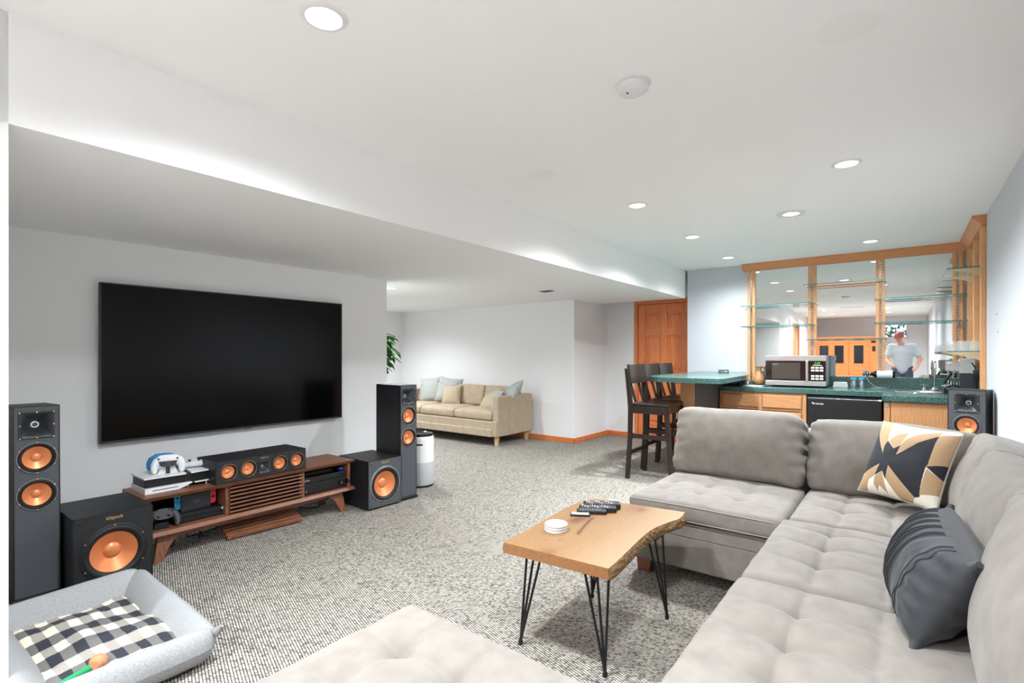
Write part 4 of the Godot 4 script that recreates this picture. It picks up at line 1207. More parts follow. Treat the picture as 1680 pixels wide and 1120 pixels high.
func pattern_texture() -> ImageTexture:
	var n := 512
	var im := Image.create(n, n, false, Image.FORMAT_RGB8)
	var cream := col(232, 226, 212)
	var tan := col(176, 146, 112)
	var ink := col(36, 38, 44)
	im.fill(cream)
	var polys := [
		[ink, [Vector2(0.02, 0.09), Vector2(0.08, 0.23), Vector2(0.28, 0.51), Vector2(0.26, 0.38), Vector2(0.28, 0.32), Vector2(0.40, 0.42), Vector2(0.47, 0.35), Vector2(0.46, 0.50), Vector2(0.65, 0.28), Vector2(0.82, 0.13), Vector2(0.83, 0.53), Vector2(0.82, 0.56), Vector2(0.83, 0.95), Vector2(0.78, 0.97), Vector2(0.58, 0.80), Vector2(0.42, 0.66), Vector2(0.42, 0.85), Vector2(0.36, 0.75), Vector2(0.26, 0.83), Vector2(0.30, 0.66), Vector2(0.09, 0.81), Vector2(-0.05, 0.93), Vector2(-0.05, 0.10)]],
		[ink, [Vector2(0.82, 0.56), Vector2(1.02, 0.45), Vector2(1.02, 0.70)]],
		[tan, [Vector2(0.02, 0.10), Vector2(0.04, 0.02), Vector2(0.17, 0.01), Vector2(0.23, 0.14), Vector2(0.28, 0.32), Vector2(0.28, 0.51), Vector2(0.08, 0.23)]],
		[tan, [Vector2(0.29, 0.32), Vector2(0.34, 0.23), Vector2(0.40, 0.18), Vector2(0.41, 0.19), Vector2(0.50, 0.16), Vector2(0.47, 0.34), Vector2(0.40, 0.42)]],
		[tan, [Vector2(0.46, 0.50), Vector2(0.47, 0.35), Vector2(0.50, 0.26), Vector2(0.60, 0.16), Vector2(0.83, 0.05), Vector2(0.82, 0.13), Vector2(0.65, 0.28)]],
		[tan, [Vector2(0.82, 0.13), Vector2(0.85, 0.10), Vector2(1.03, 0.04), Vector2(1.03, 0.45), Vector2(0.82, 0.56), Vector2(0.83, 0.53)]],
		[tan, [Vector2(0.83, 0.58), Vector2(1.03, 0.70), Vector2(1.03, 0.85), Vector2(0.84, 0.92), Vector2(0.83, 0.95)]],
		[tan, [Vector2(0.42, 0.66), Vector2(0.58, 0.80), Vector2(0.78, 0.97), Vector2(0.76, 1.01), Vector2(0.70, 1.09), Vector2(0.63, 1.07), Vector2(0.42, 0.84)]],
		[tan, [Vector2(0.26, 0.84), Vector2(0.36, 0.75), Vector2(0.40, 0.86), Vector2(0.45, 1.01), Vector2(0.34, 0.94), Vector2(0.31, 1.01), Vector2(0.26, 0.94)]],
		[tan, [Vector2(0.30, 0.66), Vector2(0.26, 0.83), Vector2(0.18, 0.90), Vector2(0.15, 1.08), Vector2(0.0, 1.05), Vector2(-0.04, 0.95), Vector2(0.09, 0.81)]],
	]
	for y in n:
		for x in n:
			var p := Vector2((x + 0.5) / n, (y + 0.5) / n * 1.06)
			for k in polys.size():
				if Geometry2D.is_point_in_polygon(p, PackedVector2Array(polys[k][1])):
					im.set_pixel(x, y, polys[k][0])
					break
	return ImageTexture.create_from_image(im)

func planar_uv(g: G, w: float, h: float) -> void:
	for i in g.P.size():
		g.U[i] = Vector2(g.P[i].x / w + 0.5, 0.5 - g.P[i].y / h)

func build_pillows() -> void:
	var pm := mat(Color.WHITE, 0.9)
	pm.albedo_texture = pattern_texture()
	var tl := Vector3(-0.065, 0.90, -3.47)
	var bl := Vector3(-0.205, 0.53, -3.38)
	var br := Vector3(0.135, 0.545, -3.12)
	var tr := Vector3(0.195, 0.87, -3.30)
	var ex := ((br - bl) + (tr - tl)).normalized()
	var ey := ((tl - bl) + (tr - br)).normalized()
	ey = (ey - ex * ey.dot(ex)).normalized()
	var b := Basis(ex, ey, ex.cross(ey))
	var n := FastNoiseLite.new()
	n.seed = 5
	n.frequency = 6.0
	var g := G.new().pillow(0.395, 0.41, 0.16, 30, 0.06, func(p: Vector3, u: float, v: float, sg: float) -> Vector3: return p + Vector3(0, 0, 0.012 * n.get_noise_2d(p.x, p.y) * (1 - u * u) * (1 - v * v)))
	planar_uv(g, 0.395, 0.41)
	var t := thing("throw_pillow", "cream, tan and charcoal geometric throw pillow in the sectional's corner", "pillow", (tl + bl + br + tr) / 4 + Vector3(0.0, 0.0, -0.0))
	t.basis = b
	part("cover", g, pm, t)
	var seam := []
	for k in 4:
		for i in 10:
			var a := -1.0 + i / 5.0
			var u: float = [a, 1.0, -a, -1.0][k]
			var v: float = [-1.0, a, 1.0, -a][k]
			seam.append(Vector3(0.1975 * u * (1 - 0.06 * (1 - v * v)), 0.205 * v * (1 - 0.06 * (1 - u * u)), 0))
	part("piping", G.new().tube(seam, 0.0055, 6, true), M.welt, t)
	# lumbar bolster in pleated grey velvet, long axis local x
	var nn := FastNoiseLite.new()
	nn.seed = 9
	nn.frequency = 5.0
	nn.fractal_octaves = 3
	var L := 0.62
	var H := 0.29
	var bend := func(p: Vector3, u: float, v: float, sg: float) -> Vector3:
		var q := p
		var pl := 0.0
		for k in [-0.90, -0.83, -0.70, -0.63, -0.46, -0.40, -0.24, -0.20, -0.02, 0.04, 0.22, 0.28]:
			var d: float = (u - k - 0.05 * v * v) / 0.016
			pl += exp(-d * d)
		var inside := (1.0 - pow(absf(u), 8.0)) * (1.0 - pow(absf(v), 6.0))
		q.z += sg * (0.006 * pl + 0.012 * nn.get_noise_3d(p.x * 1.6, p.y * 0.8, sg)) * inside
		q.z += sg * 0.01 * smoothstep(0.6, 0.95, absf(u)) * sin(v * 16.0 + 2.0 * sg) * inside
		return q
	var bg := G.new().pillow(L, H, 0.21, 50, 0.02, bend, 230)
	var lt := thing("lumbar_pillow", "long pleated charcoal velvet lumbar pillow leaning on the right back cushions", "pillow", Vector3(0.075, 0.60, -2.07))
	var lx := Vector3(0.03, 0.0, 1.0).normalized()
	var ly := Vector3(0.45, 0.89, 0.0).normalized()
	lt.basis = Basis(lx, ly, lx.cross(ly))
	part("cover", bg, M.velvet, lt)
	for k in [-0.90, -0.83, -0.70, -0.63, -0.46, -0.40, -0.24, -0.20, -0.02, 0.04, 0.22, 0.28, 0.62, 0.70]:
		var line := []
		for i in 25:
			var v := -0.92 + 1.84 * i / 24.0
			var u: float = k + (0.05 * v * v if k < 0.5 else 0.05 * v + 0.012 * sin(v * 14.0))
			var th := sqrt(maxf(0.0, 1.0 - pow(absf(u), 2.6))) * sqrt(maxf(0.0, 1.0 - pow(absf(v), 2.6)))
			line.append(bend.call(Vector3(L / 2 * u * (1.0 - 0.02 * (1.0 - v * v)), H / 2 * v * (1.0 - 0.02 * (1.0 - u * u)), 0.105 * th), u, v, 1.0) + Vector3(0, 0, 0.0))
		part("pleat", G.new().tube(line, 0.0032, 6), M.velvet_dark, lt)
	for s in [[-1, -1], [1, -1], [1, 1], [-1, 1]]:
		part("corner_tip", G.new().tube([Vector3(s[0] * (L / 2 - 0.05), s[1] * (H / 2 - 0.05), 0), Vector3(s[0] * (L / 2 + 0.005), s[1] * (H / 2 + 0.005), 0)], [0.03, 0.009], 8), M.velvet, lt)

func table_texture() -> Array:
	var n := 768
	var h := 1152
	var a := FastNoiseLite.new()
	a.seed = 4
	a.frequency = 0.004
	a.fractal_octaves = 4
	var f := FastNoiseLite.new()
	f.seed = 6
	f.frequency = 0.03
	f.fractal_octaves = 3
	var im := PackedByteArray()
	im.resize(n * h * 3)
	# knots: centre u, v, radius, strength; u across from the wavy edge, v from the near end
	var knots := [[0.27, 0.50, 0.05, 0.9], [0.62, 0.88, 0.035, 0.8], [0.48, 0.03, 0.07, 0.5], [0.55, 0.90, 0.12, 0.35], [0.3, 0.55, 0.10, 0.4], [0.42, 0.2, 0.015, 0.6], [0.33, 0.16, 0.012, 0.5]]
	var crack := [Vector2(0.36, 0.585), Vector2(0.375, 0.53), Vector2(0.40, 0.46), Vector2(0.445, 0.36), Vector2(0.47, 0.32)]
	for y in h:
		var v := float(y) / h
		for x in n:
			var u := float(x) / n
			var warp := a.get_noise_2d(x * 1.0, y * 0.35) * 60.0
			var bend := 0.0
			var dark := 0.0
			for k in knots:
				var dx: float = (u - k[0]) * 0.5
				var dy: float = (v - k[1]) * 0.85 * 0.6
				var d: float = sqrt(dx * dx + dy * dy)
				bend += 40.0 * exp(-d * d / 0.004) * k[3]
				dark += k[3] * exp(-d * d / (k[2] * k[2] * 0.22))
			var g := 0.5 + 0.5 * sin((x * 0.05 + warp + bend) * 0.55)
			var fine := f.get_noise_2d(x * 3.0, y * 0.15)
			var t := 0.25 + 0.30 * g + 0.18 * fine
			var c := Color(0.585, 0.455, 0.31).lerp(Color(0.50, 0.355, 0.215), clampf(t, 0, 1))
			c = c.lerp(Color(0.63, 0.525, 0.39), smoothstep(0.45, 0.95, u) * 0.55)
			c = c.lerp(Color(0.34, 0.17, 0.10), clampf(dark, 0, 0.85) * (0.75 + 0.3 * fine))
			var p := Vector2(u * 0.5, v * 0.85)
			for i in crack.size() - 1:
				var s0: Vector2 = Vector2(crack[i].x * 0.5, crack[i].y * 0.85)
				var s1: Vector2 = Vector2(crack[i + 1].x * 0.5, crack[i + 1].y * 0.85)
				if absf(p.x - s0.x) < 0.05 and absf(p.y - s0.y) < 0.12:
					var d := p.distance_to(Geometry2D.get_closest_point_to_segment(p, s0, s1))
					if d < 0.02:
						c = c.lerp(Color(0.12, 0.05, 0.04), clampf(1.0 - d / (0.0045 + 0.001 * fine), 0, 1))
						c = c.lerp(Color(0.36, 0.18, 0.11), 0.6 * clampf(1.0 - d / 0.014, 0, 1))
			var o := (y * n + x) * 3
			im[o] = int(clampf(c.r, 0, 1) * 255)
			im[o + 1] = int(clampf(c.g, 0, 1) * 255)
			im[o + 2] = int(clampf(c.b, 0, 1) * 255)
	return [ImageTexture.create_from_image(Image.create_from_data(n, h, false, Image.FORMAT_RGB8, im))]

func build_table() -> void:
	var at := Vector3(-1.14, 0, -2.13)
	var t := thing("coffee_table", "live-edge wood slab side table on black hairpin legs", "table", at)
	var tm := mat(Color.WHITE, 0.38)
	tm.albedo_texture = table_texture()[0]
	# outlines of the two long edges, z from near to far
	var rng := RandomNumberGenerator.new()
	rng.seed = 3
	var left := [Vector2(-1.370, -1.710), Vector2(-1.378, -1.85), Vector2(-1.392, -2.0), Vector2(-1.405, -2.15), Vector2(-1.418, -2.3), Vector2(-1.414, -2.42), Vector2(-1.396, -2.548)]
	var right := [Vector2(-0.888, -1.745), Vector2(-0.896, -1.86), Vector2(-0.910, -2.0), Vector2(-0.924, -2.15), Vector2(-0.926, -2.28), Vector2(-0.902, -2.41), Vector2(-0.882, -2.5), Vector2(-0.894, -2.612)]
	var ed := func(pts: Array, v: float) -> Vector2:
		var f := v * (pts.size() - 1)
		var i := mini(int(f), pts.size() - 2)
		var p0: Vector2 = pts[maxi(i - 1, 0)]
		var p3: Vector2 = pts[mini(i + 2, pts.size() - 1)]
		return pts[i].cubic_interpolate(pts[i + 1], p0, p3, f - i)
	var yt := 0.46
	var yb := 0.416
	var top := G.new()
	top.surf(20, 60, func(u: float, v: float) -> Vector3:
		var a: Vector2 = ed.call(left, v)
		var b: Vector2 = ed.call(right, v)
		var p := a.lerp(b, u)
		return Vector3(p.x, yt, p.y), true)
	for i in top.N.size():
		top.N[i] = Vector3.UP
	for i in top.U.size():
		top.U[i] = Vector2((top.P[i].x + 1.42) / 0.54, (-1.70 - top.P[i].z) / 0.92)
	var flip := top.I.duplicate()
	top.I.clear()
	for i in range(0, flip.size(), 3):
		top.tri(flip[i], flip[i + 1], flip[i + 2])
	part("slab_top", top, tm, t, true)
	var under := G.new().surf(4, 30, func(u: float, v: float) -> Vector3:
		var a: Vector2 = ed.call(left, v)
		var b: Vector2 = ed.call(right, v)
		var p := a.lerp(b, u)
		return Vector3(p.x, yb, p.y), false)
	# sawn ends
	var endm := grained(mat(Color.WHITE, 0.5), ntex(71, 0.03, [col(122, 76, 42), col(142, 98, 60), col(132, 86, 50)], 4, 256), Vector3(3, 9, 3))
	var ends := G.new()
	ends.face(Vector3(left[0].x, yt, left[0].y), Vector3(right[0].x, yt, right[0].y), Vector3(right[0].x, yb, right[0].y), Vector3(left[0].x, yb, left[0].y), Vector3.BACK)
	part("sawn_end", ends, endm, t, true)
	ends = G.new()
	ends.face(Vector3(left[6].x, yt, left[6].y), Vector3(right[7].x, yt, right[7].y), Vector3(right[7].x, yb, right[7].y), Vector3(left[6].x, yb, left[6].y), Vector3.FORWARD)
	part("sawn_end", ends, endm, t, true)
	part("underside", under, endm, t, true)
	# bark on the long edges, rough
	var n := FastNoiseLite.new()
	n.seed = 8
	n.frequency = 28.0
	n.fractal_octaves = 4
	for sd in 2:
		var pts: Array = left if sd == 0 else right
		var sg := -1.0 if sd == 0 else 1.0
		var bk := G.new().surf(160, 8, func(v: float, w: float) -> Vector3:
			var p: Vector2 = ed.call(pts, v)
			var y := lerpf(yt, yb, w)
			var r := (0.012 * n.get_noise_3d(p.y * 1.0, y * 2.2, sg) * sin(w * PI) + 0.008 * sin(w * PI * 0.8) + 0.007 * w) * smoothstep(0.0, 0.03, minf(v, 1.0 - v))
			return Vector3(p.x + sg * r, y, p.y), sd == 1)
		part("bark_edge", bk, M.bark, t, true)
	# hairpin legs
	var legs := [[Vector2(-1.334, -1.785), Vector2(-1, 1)], [Vector2(-0.936, -1.81), Vector2(1, 1)], [Vector2(-1.295, -2.36), Vector2(-1, -1)], [Vector2(-0.905, -2.39), Vector2(1, -1)]]
	for l in legs:
		var f: Vector2 = l[0]
		var d: Vector2 = l[1]
		var g := G.new()
		var foot := Vector3(f.x, 0.008, f.y)
		for q in [Vector2(-0.005, -0.045), Vector2(-0.055, -0.03), Vector2(-0.105, -0.01)]:
			g.tube([Vector3(f.x + d.x * q.x, yb, f.y + d.y * q.y), foot + Vector3(d.x * q.x * 0.06, 0.03, d.y * q.y * 0.06), foot + Vector3(d.x * 0.002, 0, d.y * 0.002)], 0.0055, 8)
		g.bx(Vector3(f.x - d.x * 0.125, yb - 0.004, f.y), Vector3(f.x, yb, f.y - d.y * 0.125), 0.001)
		g.lathe([Vector2(0, 0), Vector2(0.009, 0.0), Vector2(0.011, 0.008), Vector2(0.008, 0.02), Vector2(0, 0.022)], 10, xf(Vector3(f.x, 0, f.y)))
		part("hairpin_leg", g, M.iron, t, true)
	# coasters
	for i in 3:
		var c := solo("coaster", G.new().lathe([Vector2(0, 0), Vector2(0.05, 0), Vector2(0.0525, 0.003), Vector2(0.0525, 0.009), Vector2(0.05, 0.0115), Vector2(0.044, 0.012), Vector2(0.042, 0.0105), Vector2(0, 0.0105)], 36, xf(Vector3(-1.273 + 0.001 * i, 0.46 + i * 0.0122, -1.975))), M.coaster, "round white coaster, %s of the stack of three on the table" % ["bottom", "middle", "top"][i], "coaster", Vector3(-1.273, 0.46 + i * 0.0122, -1.975), "stack of white coasters")
	# remotes
	var rx := 1.0
	var specs := [["white_remote", -1.295, -2.235, 0.098, 0.040, 0.010, "thin black card-style remote with a pale label at the front of the group"], ["remote", -1.265, -2.30, 0.150, 0.040, 0.020, "slim black remote, second of the group from the front"], ["remote", -1.258, -2.352, 0.190, 0.052, 0.026, "black remote with pale keys, third of the group from the front"], ["remote", -1.268, -2.415, 0.190, 0.056, 0.030, "large black remote with many keys at the back of the group"]]
	for i in 4:
		var q: Array = specs[i]
		var r := thing("remote_control", q[6], "remote control", Vector3(q[1], 0.46, q[2]), 30.0 + i * 1.5, "remotes on the wooden table")
		part("body", G.new().rb(Vector3(0, q[5] / 2, 0), Vector3(q[3], q[5], q[4]), 0.006 if i else 0.003, 2), M.black, r)
		if i == 0:
			part("label_plate", G.new().rb(Vector3(0.0, q[5] + 0.0004, 0), Vector3(q[3] - 0.012, 0.001, q[4] - 0.01), 0), M.white, r)
			for k in 2:
				part("printed_line", G.new().rb(Vector3(0, q[5] + 0.0011, -0.007 + k * 0.013), Vector3(0.06, 0.0006, 0.005), 0), M.grey, r)
		else:
			var key := G.new().lathe([Vector2(0.0042, 0), Vector2(0.0042, 0.0012), Vector2(0.003, 0.0018), Vector2(0, 0.0018)], 8).mesh()
			var cols := int((q[3] - 0.03) / 0.0125)
			for a in cols:
				for b in 3:
					same("button", key, M.white if (a * 3 + b) % 4 == 0 and i > 1 else M.grey if (a + b) % 2 else M.darkgrey, r, xf(Vector3(-q[3] / 2 + 0.018 + a * 0.0125, q[5], (b - 1) * q[4] * 0.27)))

# ---------------------------------------------------------------- screen side
const FZ := Transform3D(Basis(Vector3(1, 0, 0), Vector3(0, 0, -1), Vector3(0, 1, 0)), Vector3.ZERO)  # local y of a lathe to +z

func at_z(p: Vector3) -> Transform3D:
	return Transform3D(Basis(Vector3(1, 0, 0), Vector3(0, 0, 1), Vector3(0, -1, 0)), p)

# round driver whose axis is local z, frame face at z
func driver(t: Node3D, called: String, c: Vector3, R: float, frame: Material, wide: float, bolts := true) -> void:
	var b := Transform3D(Basis(Vector3(1, 0, 0), Vector3(0, 0, 1), Vector3(0, -1, 0)), c)
	# basis above sends y to z
	var fr := part(called, G.new().lathe([Vector2(R, 0.0), Vector2(R * 0.985, 0.004), Vector2(R * 0.96, 0.006), Vector2(R * 0.915, 0.006), Vector2(R * 0.91, 0.002)], 40, b), frame, t)
	# lathe wants outside on the right: run from the outer edge inwards
	part("surround", G.new().lathe(rev([Vector2(R * 0.915, 0.004), Vector2(R * 0.88, 0.009), Vector2(R * 0.83, 0.010), Vector2(R * 0.77, 0.006), Vector2(R * 0.72, -0.003), Vector2(R * 0.69, -0.007)]), 40, b), M.rubber, fr)
	part("cone", G.new().lathe(rev([Vector2(R * 0.695, -0.006), Vector2(R * 0.47, -R * 0.16), Vector2(R * 0.27, -R * 0.26)]), 40, b), M.copper, fr)
	part("dust_cap", G.new().lathe(rev([Vector2(R * 0.275, -R * 0.26), Vector2(R * 0.22, -R * 0.20), Vector2(R * 0.12, -R * 0.165), Vector2(0, -R * 0.155)]), 32, b), M.copper_cap, fr)
	if bolts:
		var s := G.new().lathe([Vector2(0.0038, 0), Vector2(0.0038, 0.002), Vector2(0.002, 0.003), Vector2(0, 0.003)], 8).mesh()
		for k in 6:
			var a := TAU * k / 6 + PI / 2
			same("bolt", s, M.gold, fr, Transform3D(b.basis, c + Vector3(cos(a) * R * 0.95, sin(a) * R * 0.95, 0.006)))

func rev(a: Array) -> Array:
	var r := a.duplicate()
	r.reverse()
	# inside-out order so that the outside lies towards the listener
	return a if a[0].x > a[a.size() - 1].x else r

# a rectangle at z with a round or square hole, facing +z
func holed(g: G, x0: float, x1: float, y0: float, y1: float, c: Vector2, r: float, z: float, square := false) -> void:
	var angs := []
	for i in 48:
		angs.append(TAU * i / 48)
	for q in [Vector2(x0, y0), Vector2(x1, y0), Vector2(x1, y1), Vector2(x0, y1)]:
		angs.append(fposmod((q - c).angle(), TAU))
	if square:
		for k in 4:
			angs.append(PI / 4 + k * PI / 2)
	angs.sort()
	var o := []
	var i2 := []
	for a in angs:
		var d := Vector2(cos(a), sin(a))
		var t := 1e9
		if d.x > 1e-6:
			t = minf(t, (x1 - c.x) / d.x)
		if d.x < -1e-6:
			t = minf(t, (x0 - c.x) / d.x)
		if d.y > 1e-6:
			t = minf(t, (y1 - c.y) / d.y)
		if d.y < -1e-6:
			t = minf(t, (y0 - c.y) / d.y)
		var rr := r
		if square:
			rr = r / maxf(absf(d.x), absf(d.y))
		var p := c + d * t
		var q := c + d * minf(rr, t)
		o.append(g.vt(Vector3(p.x, p.y, z), Vector3.BACK))
		i2.append(g.vt(Vector3(q.x, q.y, z), Vector3.BACK))
	var n := angs.size()
	for i in n:
		var k := (i + 1) % n
		g.tri(o[i], o[k], i2[k])
		g.tri(o[i], i2[k], i2[i])

# five faces of a box without its front (+z)
func tray(a: Vector3, b: Vector3) -> G:
	var g := G.new()
	g.face(Vector3(a.x, a.y, a.z), Vector3(a.x, b.y, a.z), Vector3(a.x, b.y, b.z), Vector3(a.x, a.y, b.z), Vector3.LEFT)
	g.face(Vector3(b.x, a.y, a.z), Vector3(b.x, b.y, a.z), Vector3(b.x, b.y, b.z), Vector3(b.x, a.y, b.z), Vector3.RIGHT)
	g.face(Vector3(a.x, b.y, a.z), Vector3(b.x, b.y, a.z), Vector3(b.x, b.y, b.z), Vector3(a.x, b.y, b.z), Vector3.UP)
	g.face(Vector3(a.x, a.y, a.z), Vector3(b.x, a.y, a.z), Vector3(b.x, a.y, b.z), Vector3(a.x, a.y, b.z), Vector3.DOWN)
	g.face(Vector3(a.x, a.y, a.z), Vector3(b.x, a.y, a.z), Vector3(b.x, b.y, a.z), Vector3(a.x, b.y, a.z), Vector3.FORWARD)
	return g

# front plate with bevelled rim; holes is a list of [x0, x1, y0, y1, centre, radius, square]
func plate(a: Vector2, b: Vector2, holes: Array, solids: Array) -> G:
	var g := G.new()
	for q in holes:
		holed(g, q[0], q[1], q[2], q[3], q[4], q[5], 0.0, q[6])
	for q in solids:
		g.face(Vector3(q[0], q[2], 0), Vector3(q[1], q[2], 0), Vector3(q[1], q[3], 0), Vector3(q[0], q[3], 0), Vector3.BACK)
	var e := 0.004
	g.face(Vector3(a.x, a.y, 0), Vector3(a.x, b.y, 0), Vector3(a.x - e, b.y + e, -0.012), Vector3(a.x - e, a.y - e, -0.012), Vector3(-1, 0, 0.3))
	g.face(Vector3(b.x, a.y, 0), Vector3(b.x, b.y, 0), Vector3(b.x + e, b.y + e, -0.012), Vector3(b.x + e, a.y - e, -0.012), Vector3(1, 0, 0.3))
	g.face(Vector3(a.x, b.y, 0), Vector3(b.x, b.y, 0), Vector3(b.x + e, b.y + e, -0.012), Vector3(a.x - e, b.y + e, -0.012), Vector3(0, 1, 0.3))
	g.face(Vector3(a.x, a.y, 0), Vector3(b.x, a.y, 0), Vector3(b.x + e, a.y - e, -0.012), Vector3(a.x - e, a.y - e, -0.012), Vector3(0, -1, 0.3))
	return g

# square horn with a round throat, facing local z
func horn(t: Node3D, c: Vector3, w: float, h: float, dp: float, bolts := true) -> void:
	var g := G.new().surf(40, 10, func(a: float, b: float) -> Vector3:
		var an := a * TAU
		var d := Vector2(cos(an), sin(an))
		var k: float = 1.0 / maxf(absf(d.x), absf(d.y))
		var sq := Vector2(d.x * k * w * 0.44, d.y * k * h * 0.44)
		var rd := d * minf(w, h) * 0.12
		var q := sq.lerp(rd, b)
		return c + Vector3(q.x, q.y, -dp * pow(b, 1.4) + 0.004), false)
	# make the funnel face forward
	for i in g.N.size():
		if g.N[i].z < 0.0:
			g.N[i] = -g.N[i]
	var idx := g.I.duplicate()
	g.I.clear()
	for i in range(0, idx.size(), 3):
		g.tri(idx[i], idx[i + 1], idx[i + 2])
	var hn := part("horn", g, M.horn, t)
	var rim := G.new()
	for s in [-1.0, 1.0]:
		rim.rb(c + Vector3(s * w * 0.47, 0, 0.002), Vector3(w * 0.06, h, 0.006), 0.002)
		rim.rb(c + Vector3(0, s * h * 0.47, 0.002), Vector3(w, h * 0.06, 0.006), 0.002)
	part("rim", rim, M.horn, hn)
	part("tweeter", G.new().lathe(rev([Vector2(minf(w, h) * 0.12, -dp + 0.004), Vector2(minf(w, h) * 0.08, -dp + 0.004), Vector2(minf(w, h) * 0.07, -dp + 0.010), Vector2(0, -dp + 0.018)]), 20, Transform3D(Basis(Vector3(1, 0, 0), Vector3(0, 0, 1), Vector3(0, -1, 0)), c)), M.silver, hn)
	if bolts:
		var s := G.new().lathe([Vector2(0.0035, 0), Vector2(0.0035, 0.002), Vector2(0, 0.003)], 8).mesh()
		for q in [[-1, -1], [0, -1], [1, -1], [-1, 0], [1, 0], [-1, 1], [0, 1], [1, 1]]:
			same("bolt", s, M.gold, hn, Transform3D(Basis(Vector3(1, 0, 0), Vector3(0, 0, 1), Vector3(0, -1, 0)), c + Vector3(q[0] * w * 0.465, q[1] * h * 0.465, 0.005)))

func tower(label: String, at: Vector3, turn: float, W := 0.178, lean := 0.0, D := 0.35) -> void:
	var t := thing("tower_speaker", label, "speaker", at, turn)
	t.rotation_degrees.x = lean
	var H := 1.005
	part("cabinet", tray(Vector3(-W / 2, 0.025, -D), Vector3(W / 2, H, -0.012)), M.blackwood, t)
	var x := W / 2 - 0.004
	part("baffle", plate(Vector2(-x, 0.029), Vector2(x, H - 0.004), [[-x, x, 0.82, H - 0.004, Vector2(0, 0.905), 0.062, true], [-x, x, 0.64, 0.82, Vector2(0, 0.735), 0.068, false], [-x, x, 0.45, 0.64, Vector2(0, 0.545), 0.068, false]], [[-x, x, 0.029, 0.45]]), M.baffle, t)
	part("plinth", G.new().bx(Vector3(-W / 2 - 0.008, 0.0, -D - 0.005), Vector3(W / 2 + 0.008, 0.025, 0.01), 0.004), M.black, t)
	edge_trim(t, W, 0.025, H)
	horn(t, Vector3(0, 0.905, 0), 0.142, 0.142, 0.055)
	driver(t, "woofer", Vector3(0, 0.735, 0), 0.083, M.trimring, 1.0)
	driver(t, "woofer", Vector3(0, 0.545, 0), 0.083, M.trimring, 1.0)

func subwoofer(label: String, at: Vector3, turn: float, W: float, H: float, D: float, R: float, dark: bool) -> void:
	var t := thing("subwoofer", label, "subwoofer", at, turn)
	part("cabinet", tray(Vector3(-W / 2, 0.012, -D), Vector3(W / 2, H, -0.012)), M.blackwood, t)
	part("baffle", plate(Vector2(-W / 2 + 0.004, 0.016), Vector2(W / 2 - 0.004, H - 0.004), [[-W / 2 + 0.004, W / 2 - 0.004, 0.016, H - 0.004, Vector2(0, H * 0.485), R * 0.82, false]], []), M.blackwood if dark else M.baffle, t)
	driver(t, "woofer", Vector3(0, H * 0.485, 0), R, M.rubber if dark else M.trimring, 1.0, true)
	edge_trim(t, W, 0.012, H)
	text("maker_badge", "Klipsch", 0.016, M.gold, t, Transform3D(Basis.IDENTITY, Vector3(0.0, H - 0.028, 0.0)), true, 0.002)
	for x in [-1.0, 1.0]:
		for y in [0.03, H - 0.03]:
			part("grille_peg", G.new().lathe([Vector2(0.006, 0), Vector2(0.005, 0.002), Vector2(0, 0.002)], 10, Transform3D(FZ_(), Vector3(x * (W / 2 - 0.03), y, 0))), M.black, t)
		for z in [-0.04, -D + 0.04]:
			part("foot", G.new().lathe([Vector2(0, 0), Vector2(0.018, 0), Vector2(0.02, 0.013), Vector2(0, 0.013)], 12, xf(Vector3(x * (W / 2 - 0.04), 0, z))), M.rubber, t)

func edge_trim(t: Node3D, W: float, y0: float, y1: float) -> void:
	var e := G.new()
	for s in [-1.0, 1.0]:
		e.bx(Vector3(s * (W / 2 - 0.005), y0, -0.014), Vector3(s * W / 2, y1, 0.0012), 0)
	e.bx(Vector3(-W / 2, y1 - 0.005, -0.014), Vector3(W / 2, y1, 0.0012), 0).bx(Vector3(-W / 2, y0, -0.014), Vector3(W / 2, y0 + 0.005, 0.0012), 0)
	part("edge_trim", e, M.black, t)

func FZ_() -> Basis:
	return Basis(Vector3(1, 0, 0), Vector3(0, 0, 1), Vector3(0, -1, 0))

# game pad standing in local xy, face to +z
func gamepad(t: Node3D, shell: Material, centre: Material) -> void:
	var g := G.new()
	g.soft(Vector3(0, 0.012, 0), Vector3(0.125, 0.062, 0.040), 0.019, 18, 10, 6, func(p: Vector3, o: Vector3, q: Vector3) -> Vector3: return p + Vector3(0, 0.006 * (1 - q.x * q.x) * o.y, 0))
	for s in [-1.0, 1.0]:
		g.tube([Vector3(s * 0.045, 0.022, 0), Vector3(s * 0.06, 0.012, 0), Vector3(s * 0.07, -0.012, -0.004), Vector3(s * 0.074, -0.04, -0.010), Vector3(s * 0.072, -0.058, -0.014), Vector3(s * 0.069, -0.066, -0.016)], [0.019, 0.023, 0.0225, 0.019, 0.014, 0.004], 14)
	part("shell", g, shell, t)
	var c := part("centre_panel", G.new().ext([Vector2(-0.05, 0.006), Vector2(0.05, 0.006), Vector2(0.044, -0.02), Vector2(0.022, -0.03), Vector2(-0.022, -0.03), Vector2(-0.044, -0.02)], 0.0, 0.0215), centre, t)
	for s in [-1.0, 1.0]:
		part("thumbstick", G.new().lathe([Vector2(0.008, 0), Vector2(0.006, 0.008), Vector2(0.0095, 0.010), Vector2(0.0085, 0.014), Vector2(0, 0.0125)], 14, Transform3D(FZ_(), Vector3(s * 0.027, -0.008, 0.018))), M.black, t)
		part("button_cluster", G.new().rb(Vector3(s * 0.05, 0.02, 0.02), Vector3(0.018, 0.005, 0.006), 0.002).rb(Vector3(s * 0.05, 0.02, 0.02), Vector3(0.005, 0.018, 0.006), 0.002), centre, t)
	part("touch_pad", G.new().rb(Vector3(0, 0.026, 0.0195), Vector3(0.052, 0.03, 0.004), 0.0018), shell, t)

